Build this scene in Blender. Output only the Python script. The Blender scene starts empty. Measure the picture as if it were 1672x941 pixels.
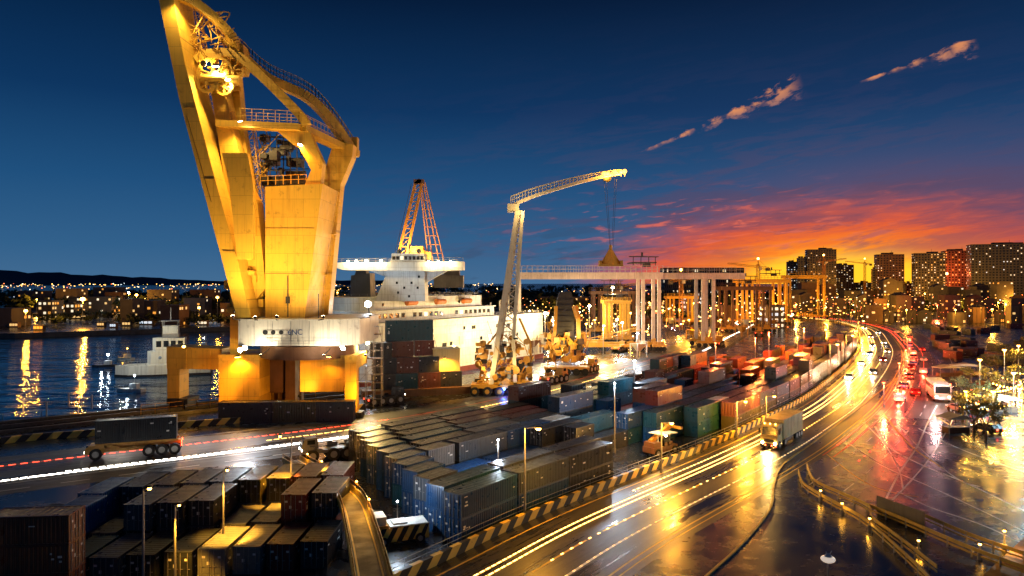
import bpy, bmesh, math, random
from mathutils import Vector, Matrix
from mathutils.geometry import tessellate_polygon
rnd = random.Random(11)
sc = bpy.context.scene
COL = sc.collection
PI = math.pi
# ------------------------------------------------------------------ camera
CAMZ, F, CX, HY = 31.0, 1150.0, 836.0, 462.0
cd = bpy.data.cameras.new('camera'); cam = bpy.data.objects.new('camera', cd); COL.objects.link(cam)
cam.location = (0, 0, CAMZ); cam.rotation_euler = (PI/2, 0, 0)
cd.sensor_width = 36; cd.lens = 36*F/1672; cd.shift_y = -8.5/1672
cd.clip_start = 1; cd.clip_end = 60000
sc.camera = cam
sc.view_settings.view_transform = 'Standard'; sc.view_settings.look = 'None'
sc.view_settings.exposure = 0; sc.view_settings.gamma = 1
cy = sc.cycles
cy.use_denoising = True; cy.max_bounces = 5; cy.diffuse_bounces = 2; cy.glossy_bounces = 3
cy.transmission_bounces = 2; cy.caustics_reflective = False; cy.caustics_refractive = False
cy.sample_clamp_indirect = 3; cy.sample_clamp_direct = 0; cy.use_light_tree = True

def W(px, py, d): return Vector(((px-CX)/F*d, d, CAMZ-(py-HY)/F*d))     # a sight line at a distance
def G(px, py, z=0):
    d = (CAMZ-z)*F/(py-HY); return Vector(((px-CX)/F*d, d, z))          # a sight line on level ground

# ------------------------------------------------------------------ node helpers / materials
class NT:
    def __init__(s, tree): s.t = tree; s.n = tree.nodes; s.l = tree.links
    def new(s, k, **kw):
        n = s.n.new(k)
        for a, b in kw.items(): setattr(n, a, b)
        return n
    def put(s, sock, v):
        if isinstance(v, bpy.types.NodeSocket): s.l.new(v, sock)
        elif isinstance(v, (tuple, list)) and len(v) == 3 and sock.type == 'RGBA': sock.default_value = (*v, 1)
        else: sock.default_value = v
    def m(s, op, a, b=0.0, c=0.0):
        n = s.new('ShaderNodeMath', operation=op)
        s.put(n.inputs[0], a); s.put(n.inputs[1], b); s.put(n.inputs[2], c)
        return n.outputs[0]
    def mix(s, f, a, b, mode='MIX'):
        n = s.new('ShaderNodeMixRGB', blend_type=mode)
        s.put(n.inputs[0], f); s.put(n.inputs[1], a); s.put(n.inputs[2], b)
        return n.outputs[0]
    def step(s, v, a, b, lo=0.0, hi=1.0):
        n = s.new('ShaderNodeMapRange', interpolation_type='SMOOTHSTEP', clamp=True)
        s.put(n.inputs[0], v); n.inputs[1].default_value = a; n.inputs[2].default_value = b
        n.inputs[3].default_value = lo; n.inputs[4].default_value = hi
        return n.outputs[0]
    def noise(s, vec, scale, detail=4, rough=0.55, dist=0.0):
        n = s.new('ShaderNodeTexNoise'); s.put(n.inputs['Vector'], vec)
        n.inputs['Scale'].default_value = scale; n.inputs['Detail'].default_value = detail
        n.inputs['Roughness'].default_value = rough; n.inputs['Distortion'].default_value = dist
        return n.outputs['Fac']
    def scale(s, vec, x, y, z):
        n = s.new('ShaderNodeMapping'); s.put(n.inputs[0], vec); n.inputs['Scale'].default_value = (x, y, z)
        return n.outputs[0]

def newmat(name):
    m = bpy.data.materials.new(name); m.use_nodes = True
    N = NT(m.node_tree); p = m.node_tree.nodes['Principled BSDF']
    return m, N, p
MATS = {}
def paint(name, col, rough=0.5, metal=0.0, wear=0.35, streak=0.35, rust=0.0, scale=0.6, bump=0.0, plates=None):
    """painted / bare surface: tonal patches, vertical run-off streaks and rust spots"""
    if name in MATS: return MATS[name]
    m, N, p = newmat(name)
    tc = N.new('ShaderNodeTexCoord'); v = tc.outputs['Object']
    g = N.new('ShaderNodeNewGeometry')
    n1 = N.noise(v, scale, 6, 0.6)
    n2 = N.noise(N.scale(v, 2.2, 2.2, 0.12), 1.0, 4)
    f = N.m('MULTIPLY', N.step(n1, 0.3, 0.75), wear)
    c = N.mix(f, col, tuple(x*0.35 for x in col))
    c = N.mix(N.m('MULTIPLY', N.step(n2, 0.45, 0.75), streak), c, tuple(x*0.3+0.006 for x in col))
    if rust > 0:
        n3 = N.noise(v, scale*2.3, 8, 0.7)
        c = N.mix(N.m('MULTIPLY', N.step(n3, 0.56, 0.68), rust), c, (0.09, 0.03, 0.01))
    if plates:
        mp = N.new('ShaderNodeMapping'); N.put(mp.inputs[0], v); mp.inputs['Rotation'].default_value = (PI/2, 0, 0)
        bt = N.new('ShaderNodeTexBrick'); N.put(bt.inputs['Vector'], mp.outputs[0]); bt.inputs['Scale'].default_value = 1.0; bt.inputs['Mortar Size'].default_value = 0.035; bt.inputs['Mortar Smooth'].default_value = 0.3
        bt.inputs['Brick Width'].default_value = plates[0]; bt.inputs['Row Height'].default_value = plates[1]; bt.inputs['Color1'].default_value = (1, 1, 1, 1); bt.inputs['Color2'].default_value = (.86, .86, .86, 1); bt.inputs['Mortar'].default_value = (.5, .45, .4, 1)
        c = N.mix(1.0, c, bt.outputs['Color'], 'MULTIPLY')
        n5 = N.noise(N.scale(v, 1.4, 1.4, .06), 1.0, 6, .7)
        c = N.mix(N.m('MULTIPLY', N.step(n5, .56, .74), .45), c, (col[0]*.35, col[1]*.22, col[2]*.3))
    N.put(p.inputs['Base Color'], c)
    N.put(p.inputs['Roughness'], N.step(n1, 0.2, 0.8, max(rough-0.12, 0.05), min(rough+0.2, 1)))
    p.inputs['Metallic'].default_value = metal
    if bump:
        b = N.new('ShaderNodeBump'); b.inputs['Strength'].default_value = bump; b.inputs['Distance'].default_value = 0.05
        N.put(b.inputs['Height'], N.noise(v, scale*8, 5)); N.put(p.inputs['Normal'], b.outputs[0])
    MATS[name] = m; return m
def emit(name, col, strength, sample=True):
    if name in MATS: return MATS[name]
    m, N, p = newmat(name)
    p.inputs['Base Color'].default_value = (*[min(1, x) for x in col], 1)
    p.inputs['Emission Color'].default_value = (*col, 1); p.inputs['Emission Strength'].default_value = strength
    if not sample: m.cycles.emission_sampling = 'NONE'
    MATS[name] = m; return m
def road_wet(name, dry, tint, r0=.15, r1=.42):
    """wet road: long wheel-track streaks, worn lanes and puddles that follow the lane direction"""
    m, N, p = newmat(name); at = N.new('ShaderNodeAttribute'); at.attribute_name = 'lane'; v = at.outputs['Vector']
    tc = N.new('ShaderNodeTexCoord'); o = tc.outputs['Object']
    long_ = N.noise(N.scale(v, .022, .42, 1), 1.0, 6, .62, .5); mid = N.noise(N.scale(v, .09, .9, 1), 1.0, 6, .68, .8); blot = N.noise(o, .09, 5, .62, .6); fine = N.noise(o, 5.0, 3, .6)
    k = N.m('ADD', N.m('ADD', N.m('MULTIPLY', long_, .5), N.m('MULTIPLY', mid, .32)), N.m('MULTIPLY', blot, .3))
    pud = N.step(k, .54, .68)
    c = N.mix(N.step(mid, .3, .7), dry, tuple(x*1.9 for x in dry)); c = N.mix(N.step(long_, .42, .6), c, tint); c = N.mix(N.step(fine, .4, .75), c, tuple(x*.5 for x in dry))
    c = N.mix(N.m('MULTIPLY', N.step(N.noise(o, .8, 8, .75), .58, .66), .7), c, (.006, .006, .006))
    N.put(p.inputs['Base Color'], c); N.put(p.inputs['Roughness'], N.mix(pud, (r1, r1, r1), (r0, r0, r0))); p.inputs['Specular IOR Level'].default_value = .6
    b = N.new('ShaderNodeBump'); b.inputs['Strength'].default_value = .35; b.inputs['Distance'].default_value = .03
    N.put(b.inputs['Height'], N.m('MULTIPLY', N.noise(o, 2.0, 6, .7), N.m('SUBTRACT', 1.12, pud))); N.put(p.inputs['Normal'], b.outputs[0]); MATS[name] = m; return m
def wet(name, dry=(0.032, 0.033, 0.036), r0=0.10, r1=0.45, sc_=0.05, tint=(0.02, 0.02, 0.022), bump=0.25, ax=(1, 1, 1)):
    """wet asphalt / concrete: smooth puddles between rough, patched, tyre-marked surface"""
    m, N, p = newmat(name)
    tc = N.new('ShaderNodeTexCoord'); v = tc.outputs['Object']
    vs = N.scale(v, *ax)
    big = N.noise(vs, sc_, 5, 0.6, 0.4); mid = N.noise(vs, sc_*6, 5, 0.65); fine = N.noise(v, 6.0, 3, 0.6)
    pud = N.step(N.m('ADD', N.m('MULTIPLY', big, .8), N.m('MULTIPLY', mid, 0.55)), 0.42, 0.98)
    c = N.mix(N.step(mid, 0.3, 0.7), dry, tuple(x*1.7 for x in dry))
    c = N.mix(N.step(big, 0.35, 0.6), c, tint)
    c = N.mix(N.step(fine, 0.35, 0.75), c, tuple(x*0.55 for x in dry))
    N.put(p.inputs['Base Color'], c)
    rgh = N.mix(pud, (r1, r1, r1), (r0, r0, r0))
    N.put(p.inputs['Roughness'], rgh)
    p.inputs['Specular IOR Level'].default_value = 0.6
    b = N.new('ShaderNodeBump'); b.inputs['Strength'].default_value = bump; b.inputs['Distance'].default_value = 0.03
    N.put(b.inputs['Height'], N.m('MULTIPLY', N.noise(v, 2.2, 5, 0.7), N.m('SUBTRACT', 1.15, pud))); N.put(p.inputs['Normal'], b.outputs[0])
    MATS[name] = m; return m
# ------------------------------------------------------------------ mesh builder
class MB:
    def __init__(s): s.v = []; s.f = []; s.mi = []; s.mats = []; s.smooth = []
    def slot(s, mat):
        if mat not in s.mats: s.mats.append(mat)
        return s.mats.index(mat)
    def add(s, vs, fs, mat=0, smooth=False):
        k = len(s.v); s.v += [tuple(x) for x in vs]
        for f in fs: s.f.append([i+k for i in f]); s.mi.append(mat); s.smooth.append(smooth)
    def box(s, c, d, rz=0, mat=0):
        x, y, z = d[0]/2, d[1]/2, d[2]/2; ca, sa = math.cos(rz), math.sin(rz)
        vs = []
        for q in ((-x,-y,-z),(x,-y,-z),(x,y,-z),(-x,y,-z),(-x,-y,z),(x,-y,z),(x,y,z),(-x,y,z)):
            vs.append((c[0]+q[0]*ca-q[1]*sa, c[1]+q[0]*sa+q[1]*ca, c[2]+q[2]))
        s.add(vs, [(0,3,2,1),(4,5,6,7),(0,1,5,4),(1,2,6,5),(2,3,7,6),(3,0,4,7)], mat); return s
    def b2(s, a, b, mat=0):
        return s.box([(a[i]+b[i])/2 for i in range(3)], [abs(b[i]-a[i]) for i in range(3)], 0, mat)
    def bar(s, p, q, w, h=None, mat=0, up=None):
        p, q = Vector(p), Vector(q); h = h or w; d = q-p
        if d.length < 1e-6: return s
        d.normalize(); u = Vector(up) if up else (Vector((0,0,1)) if abs(d.z) < 0.95 else Vector((0,1,0)))
        r = d.cross(u).normalized()*w/2; u = r.normalized().cross(d).normalized()*h/2
        vs = [p-r-u, p+r-u, p+r+u, p-r+u, q-r-u, q+r-u, q+r+u, q-r+u]
        s.add(vs, [(0,1,2,3),(7,6,5,4),(0,4,5,1),(1,5,6,2),(2,6,7,3),(3,7,4,0)], mat); return s
    def path(s, pts, w, h=None, mat=0, up=None):
        for a, b in zip(pts, pts[1:]): s.bar(a, b, w, h, mat, up)
        return s
    def tube(s, p, q, r, n=8, r2=None, mat=0, caps=True):
        p, q = Vector(p), Vector(q); r2 = r if r2 is None else r2; d = (q-p)
        if d.length < 1e-6: return s
        d.normalize(); u = Vector((0,0,1)) if abs(d.z) < 0.95 else Vector((1,0,0))
        a = d.cross(u).normalized(); b = d.cross(a)
        vs = []
        for (o, rr) in ((p, r), (q, r2)):
            for i in range(n):
                t = 2*PI*i/n; vs.append(o+a*math.cos(t)*rr+b*math.sin(t)*rr)
        s.add(vs, [(i, (i+1) % n, n+(i+1) % n, n+i) for i in range(n)], mat, n > 6)
        if caps: s.add(vs, [tuple(range(n-1, -1, -1)), tuple(range(n, 2*n))], mat)
        return s
    def prism(s, poly, y0, y1, mat=0):
        """poly: (x,z) outline, extruded along y"""
        n = len(poly); vs = [(x, y0, z) for x, z in poly]+[(x, y1, z) for x, z in poly]
        s.add(vs, [tuple(range(n)), tuple(range(2*n-1, n-1, -1))]+[(i, i+n, (i+1) % n+n, (i+1) % n) for i in range(n)], mat); return s
    def slab(s, poly, z0, z1, mat=0):
        n = len(poly); vs = [(p[0], p[1], z0) for p in poly]+[(p[0], p[1], z1) for p in poly]
        s.add(vs, [tuple(range(n-1, -1, -1)), tuple(range(n, 2*n))]+[(i, (i+1) % n, (i+1) % n+n, i+n) for i in range(n)], mat); return s
    def pp(s, pix, d, t, mat=0):
        """outline seen at distance d, thickness t"""
        return s.prism([(W(x, y, d).x, W(x, y, d).z) for x, y in pix], d, d+t, mat)
    def ball(s, c, r, n=8, sq=(1,1,1), mat=0, jit=0):
        vs = []; fs = []; m = max(4, n//2+1)
        for i in range(m+1):
            a = PI*i/m
            for j in range(n):
                b = 2*PI*j/n; k = 1+rnd.uniform(-jit, jit)
                vs.append((c[0]+r*sq[0]*k*math.sin(a)*math.cos(b), c[1]+r*sq[1]*k*math.sin(a)*math.sin(b), c[2]+r*sq[2]*k*math.cos(a)))
        for i in range(m):
            for j in range(n): fs.append((i*n+j, (i+1)*n+j, (i+1)*n+(j+1) % n, i*n+(j+1) % n))
        s.add(vs, fs, mat, jit == 0); return s
    def wheel(s, c, r, w, ax=(0,1,0), mat=0, n=16):
        a = Vector(ax)*w/2; c = Vector(c); return s.tube(c-a, c+a, r, n, None, mat)
    def rail(s, pts, h=1.1, step=1.5, r=0.05, mids=2, mat=0, n=4):
        pts = [Vector(p) for p in pts]
        for a, b in zip(pts, pts[1:]):
            k = max(1, int((b-a).length/step))
            for i in range(k+1):
                p = a.lerp(b, i/k); s.bar(p, p+Vector((0,0,h)), r*1.3, None, mat)
            for j in range(mids):
                o = Vector((0,0,h*(j+1)/mids)); s.bar(a+o, b+o, r*1.2, None, mat)
        return s
    def ladder(s, p, q, w=0.6, step=0.6, r=0.06, side=(1,0,0), mat=0):
        p, q = Vector(p), Vector(q); o = Vector(side)*w/2
        s.bar(p-o, q-o, r, None, mat); s.bar(p+o, q+o, r, None, mat)
        k = int((q-p).length/step)
        for i in range(1, k): c = p.lerp(q, i/k); s.bar(c-o, c+o, r*0.8, None, mat)
        return s
    def lattice(s, p, q, w, w2=None, r=0.12, step=2.0, mat=0, side=None):
        """square lattice boom between two points"""
        p, q = Vector(p), Vector(q); w2 = w2 or w; d = (q-p).normalized()
        u = Vector(side) if side else (Vector((0,1,0)) if abs(d.y) < 0.9 else Vector((0,0,1)))
        a = d.cross(u).normalized(); b = d.cross(a).normalized()
        k = max(2, int((q-p).length/step)); prev = None
        for i in range(k+1):
            t = i/k; c = p.lerp(q, t); ww = (w*(1-t)+w2*t)/2
            cs = [c+a*ww+b*ww, c-a*ww+b*ww, c-a*ww-b*ww, c+a*ww-b*ww]
            for j in range(4): s.bar(cs[j], cs[(j+1) % 4], r*0.7, None, mat)
            if prev:
                for j in range(4):
                    s.bar(prev[j], cs[j], r*1.3, None, mat); s.bar(prev[j], cs[(j+1) % 4] if i % 2 else cs[j-1], r*0.7, None, mat)
            prev = cs
        return s
    def build(s, name, mats, parent=None, world=False, smooth=False):
        me = bpy.data.meshes.new(name)
        off = Vector(parent.location) if (parent is not None and world) else None
        if off is not None and parent.parent is not None: off = off+Vector(parent.parent.location)
        vs = [(x-off.x, y-off.y, z-off.z) for x, y, z in s.v] if off is not None else s.v
        me.from_pydata(vs, [], s.f)
        mats = mats if isinstance(mats, (list, tuple)) else [mats]
        for m in mats: me.materials.append(m)
        for p, mi, sm in zip(me.polygons, s.mi, s.smooth): p.material_index = mi; p.use_smooth = sm
        me.update()
        o = bpy.data.objects.new(name, me); COL.objects.link(o)
        if parent is not None: o.parent = parent
        return o
def tag(o, label=None, cat=None, group=None, kind=None):
    if label: o['label'] = label
    if cat: o['category'] = cat
    if group: o['group'] = group
    if kind: o['kind'] = kind
    return o
def thing(name, label, cat, loc=(0,0,0), rz=0, group=None):
    o = bpy.data.objects.new(name, None); COL.objects.link(o); o.empty_display_size = 0.5
    o.location = loc; o.rotation_euler = (0, 0, rz)
    return tag(o, label, cat, group)
def copy_tree(o, parent=None):
    c = o.copy(); COL.objects.link(c); c.parent = parent
    for ch in KIDS.get(o.name, []): copy_tree(ch, c)
    return c
KIDS = {}
def refresh_kids():
    KIDS.clear()
    for o in bpy.data.objects:
        if o.parent: KIDS.setdefault(o.parent.name, []).append(o)
def lamp(name, loc, power, col, radius=0.35, parent=None, spot=None, target=None, blend=0.6):
    ld = bpy.data.lights.new(name, 'SPOT' if spot else 'POINT'); ld.energy = power*KP; ld.color = col; ld.shadow_soft_size = radius
    o = bpy.data.objects.new(name, ld); COL.objects.link(o); o.location = loc
    if spot:
        ld.spot_size = math.radians(spot); ld.spot_blend = blend
        d = Vector(target)-Vector(loc); o.rotation_euler = d.to_track_quat('-Z', 'Y').to_euler()
    return o
KP = 3.6
ORD = 'zeroth first second third fourth fifth sixth seventh eighth ninth tenth eleventh twelfth thirteenth fourteenth fifteenth sixteenth seventeenth eighteenth nineteenth twentieth'.split()
TENS = {2: 'twenty', 3: 'thirty', 4: 'forty', 5: 'fifty', 6: 'sixty'}
def ordw(n):
    if n <= 20: return ORD[n]
    return f'{TENS[n//10]}-{ORD[n%10]}' if n % 10 else TENS[n//10][:-1]+'ieth'
class Curve:
    """smooth polyline in plan, by arc length"""
    def __init__(s, pts, n=14):
        P = [Vector((*p[:2], p[2] if len(p) > 2 else 0)) for p in pts]; out = []
        for i in range(len(P)-1):
            a = P[max(i-1, 0)]; b = P[i]; c = P[i+1]; d = P[min(i+2, len(P)-1)]
            for k in range(n):
                t = k/n
                out.append(0.5*((2*b)+(c-a)*t+(2*a-5*b+4*c-d)*t*t+(3*b-a-3*c+d)*t**3))
        out.append(P[-1]); s.p = out; s.s = [0]
        for a, b in zip(out, out[1:]): s.s.append(s.s[-1]+(b-a).length)
        s.len = s.s[-1]
    def at(s, t, off=0):
        """point and heading at arc length t, off metres to the left"""
        t = min(max(t, 0), s.len-1e-4); lo, hi = 0, len(s.s)-1
        while hi-lo > 1:
            m = (lo+hi)//2
            if s.s[m] <= t: lo = m
            else: hi = m
        a, b = s.p[lo], s.p[lo+1]; f = (t-s.s[lo])/max(s.s[lo+1]-s.s[lo], 1e-6)
        d0 = (s.p[lo+1]-s.p[max(lo-1, 0)]).normalized(); d1 = (s.p[min(lo+2, len(s.p)-1)]-s.p[lo]).normalized()
        d = d0.lerp(d1, f).normalized(); p = a.lerp(b, f)
        return p+Vector((-d.y, d.x, 0)).normalized()*off, math.atan2(d.y, d.x)
    def near(s, q):
        return min(zip(s.p, s.s), key=lambda e: (e[0].x-q[0])**2+(e[0].y-q[1])**2)[1]
    def pts(s, t0, t1, step, off=0):
        n = max(1, int(abs(t1-t0)/step)); return [s.at(t0+(t1-t0)*i/n, off)[0] for i in range(n+1)]
def ribbon(mb, curve, t0, t1, o0, o1, z, step=4, mat=0):
    a = curve.pts(t0, t1, step, o0); b = curve.pts(t0, t1, step, o1); n = len(a)
    vs = [(p.x, p.y, p.z+z) for p in a]+[(p.x, p.y, p.z+z) for p in b]
    mb.add(vs, [(i, i+1, n+i+1, n+i) if o1 > o0 else (n+i, n+i+1, i+1, i) for i in range(n-1)], mat)
    mb.lane = getattr(mb, 'lane', [])+[(t0+(t1-t0)*i/(n-1), o, 0) for o in (o0, o1) for i in range(n)]
def lane_attr(mb, o):
    a = o.data.attributes.new('lane', 'FLOAT_VECTOR', 'POINT')
    for d, q in zip(a.data, mb.lane): d.vector = q
    return o
# ------------------------------------------------------------------ sky (world)
w = bpy.data.worlds.new('World'); sc.world = w; w.use_nodes = True
N = NT(w.node_tree); N.n.clear()
out = N.new('ShaderNodeOutputWorld'); tc = N.new('ShaderNodeTexCoord')
sep = N.new('ShaderNodeSeparateXYZ'); N.l.new(tc.outputs['Generated'], sep.inputs[0])
X, Y, Z = sep.outputs
RAD = 57.29578
el = N.m('MULTIPLY', N.m('ARCSINE', Z), RAD)
az = N.m('MULTIPLY', N.m('ARCTAN2', X, Y), RAD)
elc = N.m('MAXIMUM', el, 0.0)
ramp = N.new('ShaderNodeValToRGB'); N.put(ramp.inputs[0], N.m('DIVIDE', elc, 30.0))
cr = ramp.color_ramp; stops = [(0, (0.055, 0.15, 0.29)), (0.09, (0.030, 0.118, 0.26)), (0.25, (0.012, 0.078, 0.205)), (0.45, (0.003, 0.034, 0.115)), (0.72, (0.0004, 0.0105, 0.042)), (1, (0.0003, 0.006, 0.026))]
while len(cr.elements) < len(stops): cr.elements.new(0.5)
for e, (p, c) in zip(cr.elements, stops): e.position = p; e.color = (*c, 1)
col = ramp.outputs[0]
def skyvec(sx, sy, ox=0):
    c = N.new('ShaderNodeCombineXYZ'); N.put(c.inputs[0], N.m('MULTIPLY_ADD', az, sx, ox)); N.put(c.inputs[1], N.m('MULTIPLY', N.m('MULTIPLY_ADD', az, -0.10, el), sy)); return c.outputs[0]
def gauss(v, c, s):
    d = N.m('DIVIDE', N.m('SUBTRACT', v, c), s); return N.m('EXPONENT', N.m('MULTIPLY', N.m('MULTIPLY', d, d), -1.0))
def gl(c, sa, se, k=1.0):
    return N.m('MULTIPLY', N.m('MULTIPLY', gauss(az, c, sa), gauss(elc, 0.0, se)), k)
streaks = N.noise(skyvec(0.10, 0.62), 1.0, 7, 0.62, 0.5)
fine = N.noise(skyvec(0.35, 1.9, 3.1), 1.0, 6, 0.6, 0.6)
jit = N.m('MULTIPLY_ADD', streaks, 2.0, 0.0)
# dim mauve veil, then red, orange and the yellow core where the sun has gone down
veil = N.m('MULTIPLY', N.step(gl(31, 22, 8.8), 0.16, 0.72), 0.92)
col = N.mix(veil, col, (0.120, 0.060, 0.120))
dark = N.m('MULTIPLY', N.m('MULTIPLY', N.step(N.m('ADD', N.m('MULTIPLY', streaks, .7), N.m('MULTIPLY', fine, .3)), 0.46, 0.57), N.step(elc, 0.8, 3.6)), N.m('MULTIPLY', gl(20, 22, 9), 0.85))
red = N.step(N.m('MULTIPLY', gl(25, 18.5, 6.4), N.m('MULTIPLY_ADD', fine, 1.1, 0.45)), 0.25, 0.74)
col = N.mix(red, col, (0.80, 0.105, 0.032))
orange = N.step(N.m('MULTIPLY', gl(25.5, 14, 4.3), N.m('MULTIPLY_ADD', fine, 0.7, 0.65)), 0.30, 0.80)
col = N.mix(orange, col, (1.0, 0.26, 0.020))
yel = N.step(N.m('MULTIPLY', gl(25.2, 8.2, 2.6), N.m('MULTIPLY_ADD', fine, 0.8, 0.6)), 0.26, 0.72)
col = N.mix(yel, col, (1.4, 0.70, 0.028))
col = N.mix(dark, col, (0.095, 0.058, 0.12))
# thin rosy streaks between the glow and the blue
st = N.m('MULTIPLY', N.step(fine, 0.54, 0.68), N.m('MULTIPLY', N.m('MULTIPLY', gauss(az, 17, 12), gauss(elc, 4.2, 2.0)), 0.85))
col = N.mix(st, col, (0.85, 0.16, 0.10))
# two broken lines of high cloud still catching the sun
def cloudline(a0, e0, a1, e1, wdt, lo, hi, seed):
    L = math.hypot(a1-a0, e1-e0); ux, uy = (a1-a0)/L, (e1-e0)/L
    da = N.m('SUBTRACT', az, a0); de = N.m('SUBTRACT', el, e0)
    s = N.m('ADD', N.m('MULTIPLY', da, ux), N.m('MULTIPLY', de, uy)); t = N.m('SUBTRACT', N.m('MULTIPLY', de, ux), N.m('MULTIPLY', da, uy))
    sN = N.m('DIVIDE', s, L)
    wid = N.m('MULTIPLY', N.m('MULTIPLY_ADD', N.m('POWER', N.m('MAXIMUM', sN, 0.0), 1.6), 0.85, 0.15), wdt)
    k = N.m('SUBTRACT', 1.0, N.m('POWER', N.m('ABSOLUTE', N.m('DIVIDE', t, wid)), 2.0))
    ends = N.m('MULTIPLY', N.step(sN, 0.0, 0.12), N.step(sN, 1.0, 0.86))
    c = N.new('ShaderNodeCombineXYZ'); N.put(c.inputs[0], N.m('MULTIPLY_ADD', s, 0.8, seed)); N.put(c.inputs[1], N.m('MULTIPLY', t, 1.8))
    n = N.noise(c.outputs[0], 1.0, 7, 0.62, 0.3)
    body = N.step(N.m('ADD', n, N.m('MULTIPLY', N.m('MULTIPLY', N.m('MAXIMUM', k, -1.5), 0.24), 1.0)), lo, hi)
    gc = N.new('ShaderNodeCombineXYZ'); N.put(gc.inputs[0], N.m('MULTIPLY_ADD', s, 0.62, seed*1.7)); N.put(gc.inputs[1], N.m('MULTIPLY', t, .55)); gapn = N.new('ShaderNodeTexNoise'); N.put(gapn.inputs['Vector'], gc.outputs[0]); gapn.inputs['Detail'].default_value = 3; gapn.inputs['Scale'].default_value = 1.0
    gk = N.m('MAXIMUM', N.step(gapn.outputs['Fac'], 0.38, 0.60), N.m('MULTIPLY', N.step(sN, .74, .84), .95))
    return N.m('MULTIPLY', N.m('MULTIPLY', N.m('MULTIPLY', body, ends), gk), N.step(k, -0.9, 0.3)), N.step(N.m('DIVIDE', t, wid), -0.9, 0.6)
for args in ((10.2, 10.3, 22.6, 14.6, 1.15, 0.62, 0.80, 2.0), (26.2, 14.3, 33.6, 15.8, 1.0, 0.62, 0.80, 21.7)):
    k, lit = cloudline(*args)
    col = N.mix(N.m('MULTIPLY', k, 0.9), col, N.mix(lit, (0.30, 0.15, 0.15), (0.80, 0.29, 0.11)))
# soft darker cloud low over the harbour mouth
dk = N.m('MULTIPLY', N.step(N.noise(skyvec(0.16, 0.9, 7.7), 1.0, 6, 0.6), 0.52, 0.66), N.m('MULTIPLY', gl(4, 12, 4.5), 0.55))
col = N.mix(dk, col, (0.030, 0.050, 0.105))
bg = N.new('ShaderNodeBackground'); N.put(bg.inputs[0], col); bg.inputs[1].default_value = 1.0
sky = N.new('ShaderNodeTexSky', sky_type='NISHITA'); sky.sun_disc = False
SUN_EL, SUN_AZ = math.radians(1.0), math.radians(25.0)
sky.sun_elevation = SUN_EL; sky.sun_rotation = SUN_AZ
bg2 = N.new('ShaderNodeBackground'); N.l.new(sky.outputs[0], bg2.inputs[0]); bg2.inputs[1].default_value = 0.0015
ad = N.new('ShaderNodeAddShader'); N.l.new(bg.outputs[0], ad.inputs[0]); N.l.new(bg2.outputs[0], ad.inputs[1]); N.l.new(ad.outputs[0], out.inputs[0])
sd = bpy.data.lights.new('sun', 'SUN'); sd.energy = 0.12; sd.angle = math.radians(3); sd.color = (1, 0.45, 0.18)
so = bpy.data.objects.new('sun', sd); COL.objects.link(so)
so.rotation_euler = (-Vector((math.sin(SUN_AZ), math.cos(SUN_AZ), math.tan(math.radians(2.0))))).to_track_quat('-Z', 'Y').to_euler()

# ------------------------------------------------------------------ palette
AMBER = (1.0, 0.42, 0.035); WARM = (1.0, 0.64, 0.21); COOL = (0.72, 0.86, 1.0); REDL = (1.0, 0.16, 0.04)
E_amber = emit('amber_lamp_glass', (1.0, 0.50, 0.08), 26); E_warm = emit('warm_lamp_glass', (1.0, 0.78, 0.42), 60)
E_cool = emit('cool_lamp_glass', (0.85, 0.93, 1.0), 70); E_red = emit('red_light_glass', (1.0, 0.06, 0.02), 22)
E_head = emit('headlight_glass', (1.0, 0.85, 0.6), 40, False); E_tail = emit('taillight_glass', (1.0, 0.05, 0.02), 14, False); E_blue = emit('blue_light_glass', (0.12, 0.25, 1.0), 14, False)
E_win = [emit('warm_window_light', (1.0, 0.62, 0.22), 0.9, False), emit('pale_window_light', (1.0, 0.86, 0.6), 1.1, False), emit('amber_window_light', (1.0, 0.42, 0.06), 0.9, False), emit('cool_window_light', (0.7, 0.85, 1.0), 0.9, False)]
yellow = paint('yellow_crane_paint', (0.78, 0.455, 0.045), 0.5, 0, 0.14, 0.25, 0.35, 0.22, 0, (7.5, 4.2))
yellow2 = paint('yellow_vehicle_paint', (0.55, 0.28, 0.03), 0.4, 0, 0.4, 0.3, 0.4, 0.9)
ywhite = paint('cream_paint', (0.66, 0.60, 0.46), 0.5, 0, 0.3, 0.4, 0.3, 0.2)
whitep = paint('white_ship_paint', (0.62, 0.66, 0.64), 0.5, 0, 0.3, 0.4, 0.25, 0.25, 0, (9, 3))
steel = paint('dark_steel', (0.045, 0.043, 0.042), 0.45, 0.6, 0.4, 0.3, 0.4, 1.5)
galv = paint('galvanised_steel', (0.33, 0.33, 0.32), 0.45, 0.5, 0.3, 0.2, 0.1, 1.5)
rubber = paint('tyre_rubber', (0.015, 0.015, 0.016), 0.8, 0, 0.3, 0.0, 0, 2)
brownp = paint('brown_primer', (0.16, 0.075, 0.035), 0.6, 0, 0.5, 0.4, 0.4, 0.3)
concrete = paint('concrete', (0.24, 0.225, 0.20), 0.75, 0, 0.5, 0.4, 0, 0.4, 0.3)
conc_dk = paint('dark_concrete', (0.10, 0.095, 0.09), 0.6, 0, 0.5, 0.5, 0, 0.3, 0.3)
black = paint('black_paint', (0.012, 0.012, 0.013), 0.5, 0, 0.3, 0.2, 0.2, 1)
glass = paint('dark_window_glass', (0.012, 0.016, 0.02), 0.08, 0, 0, 0, 0)
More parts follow.
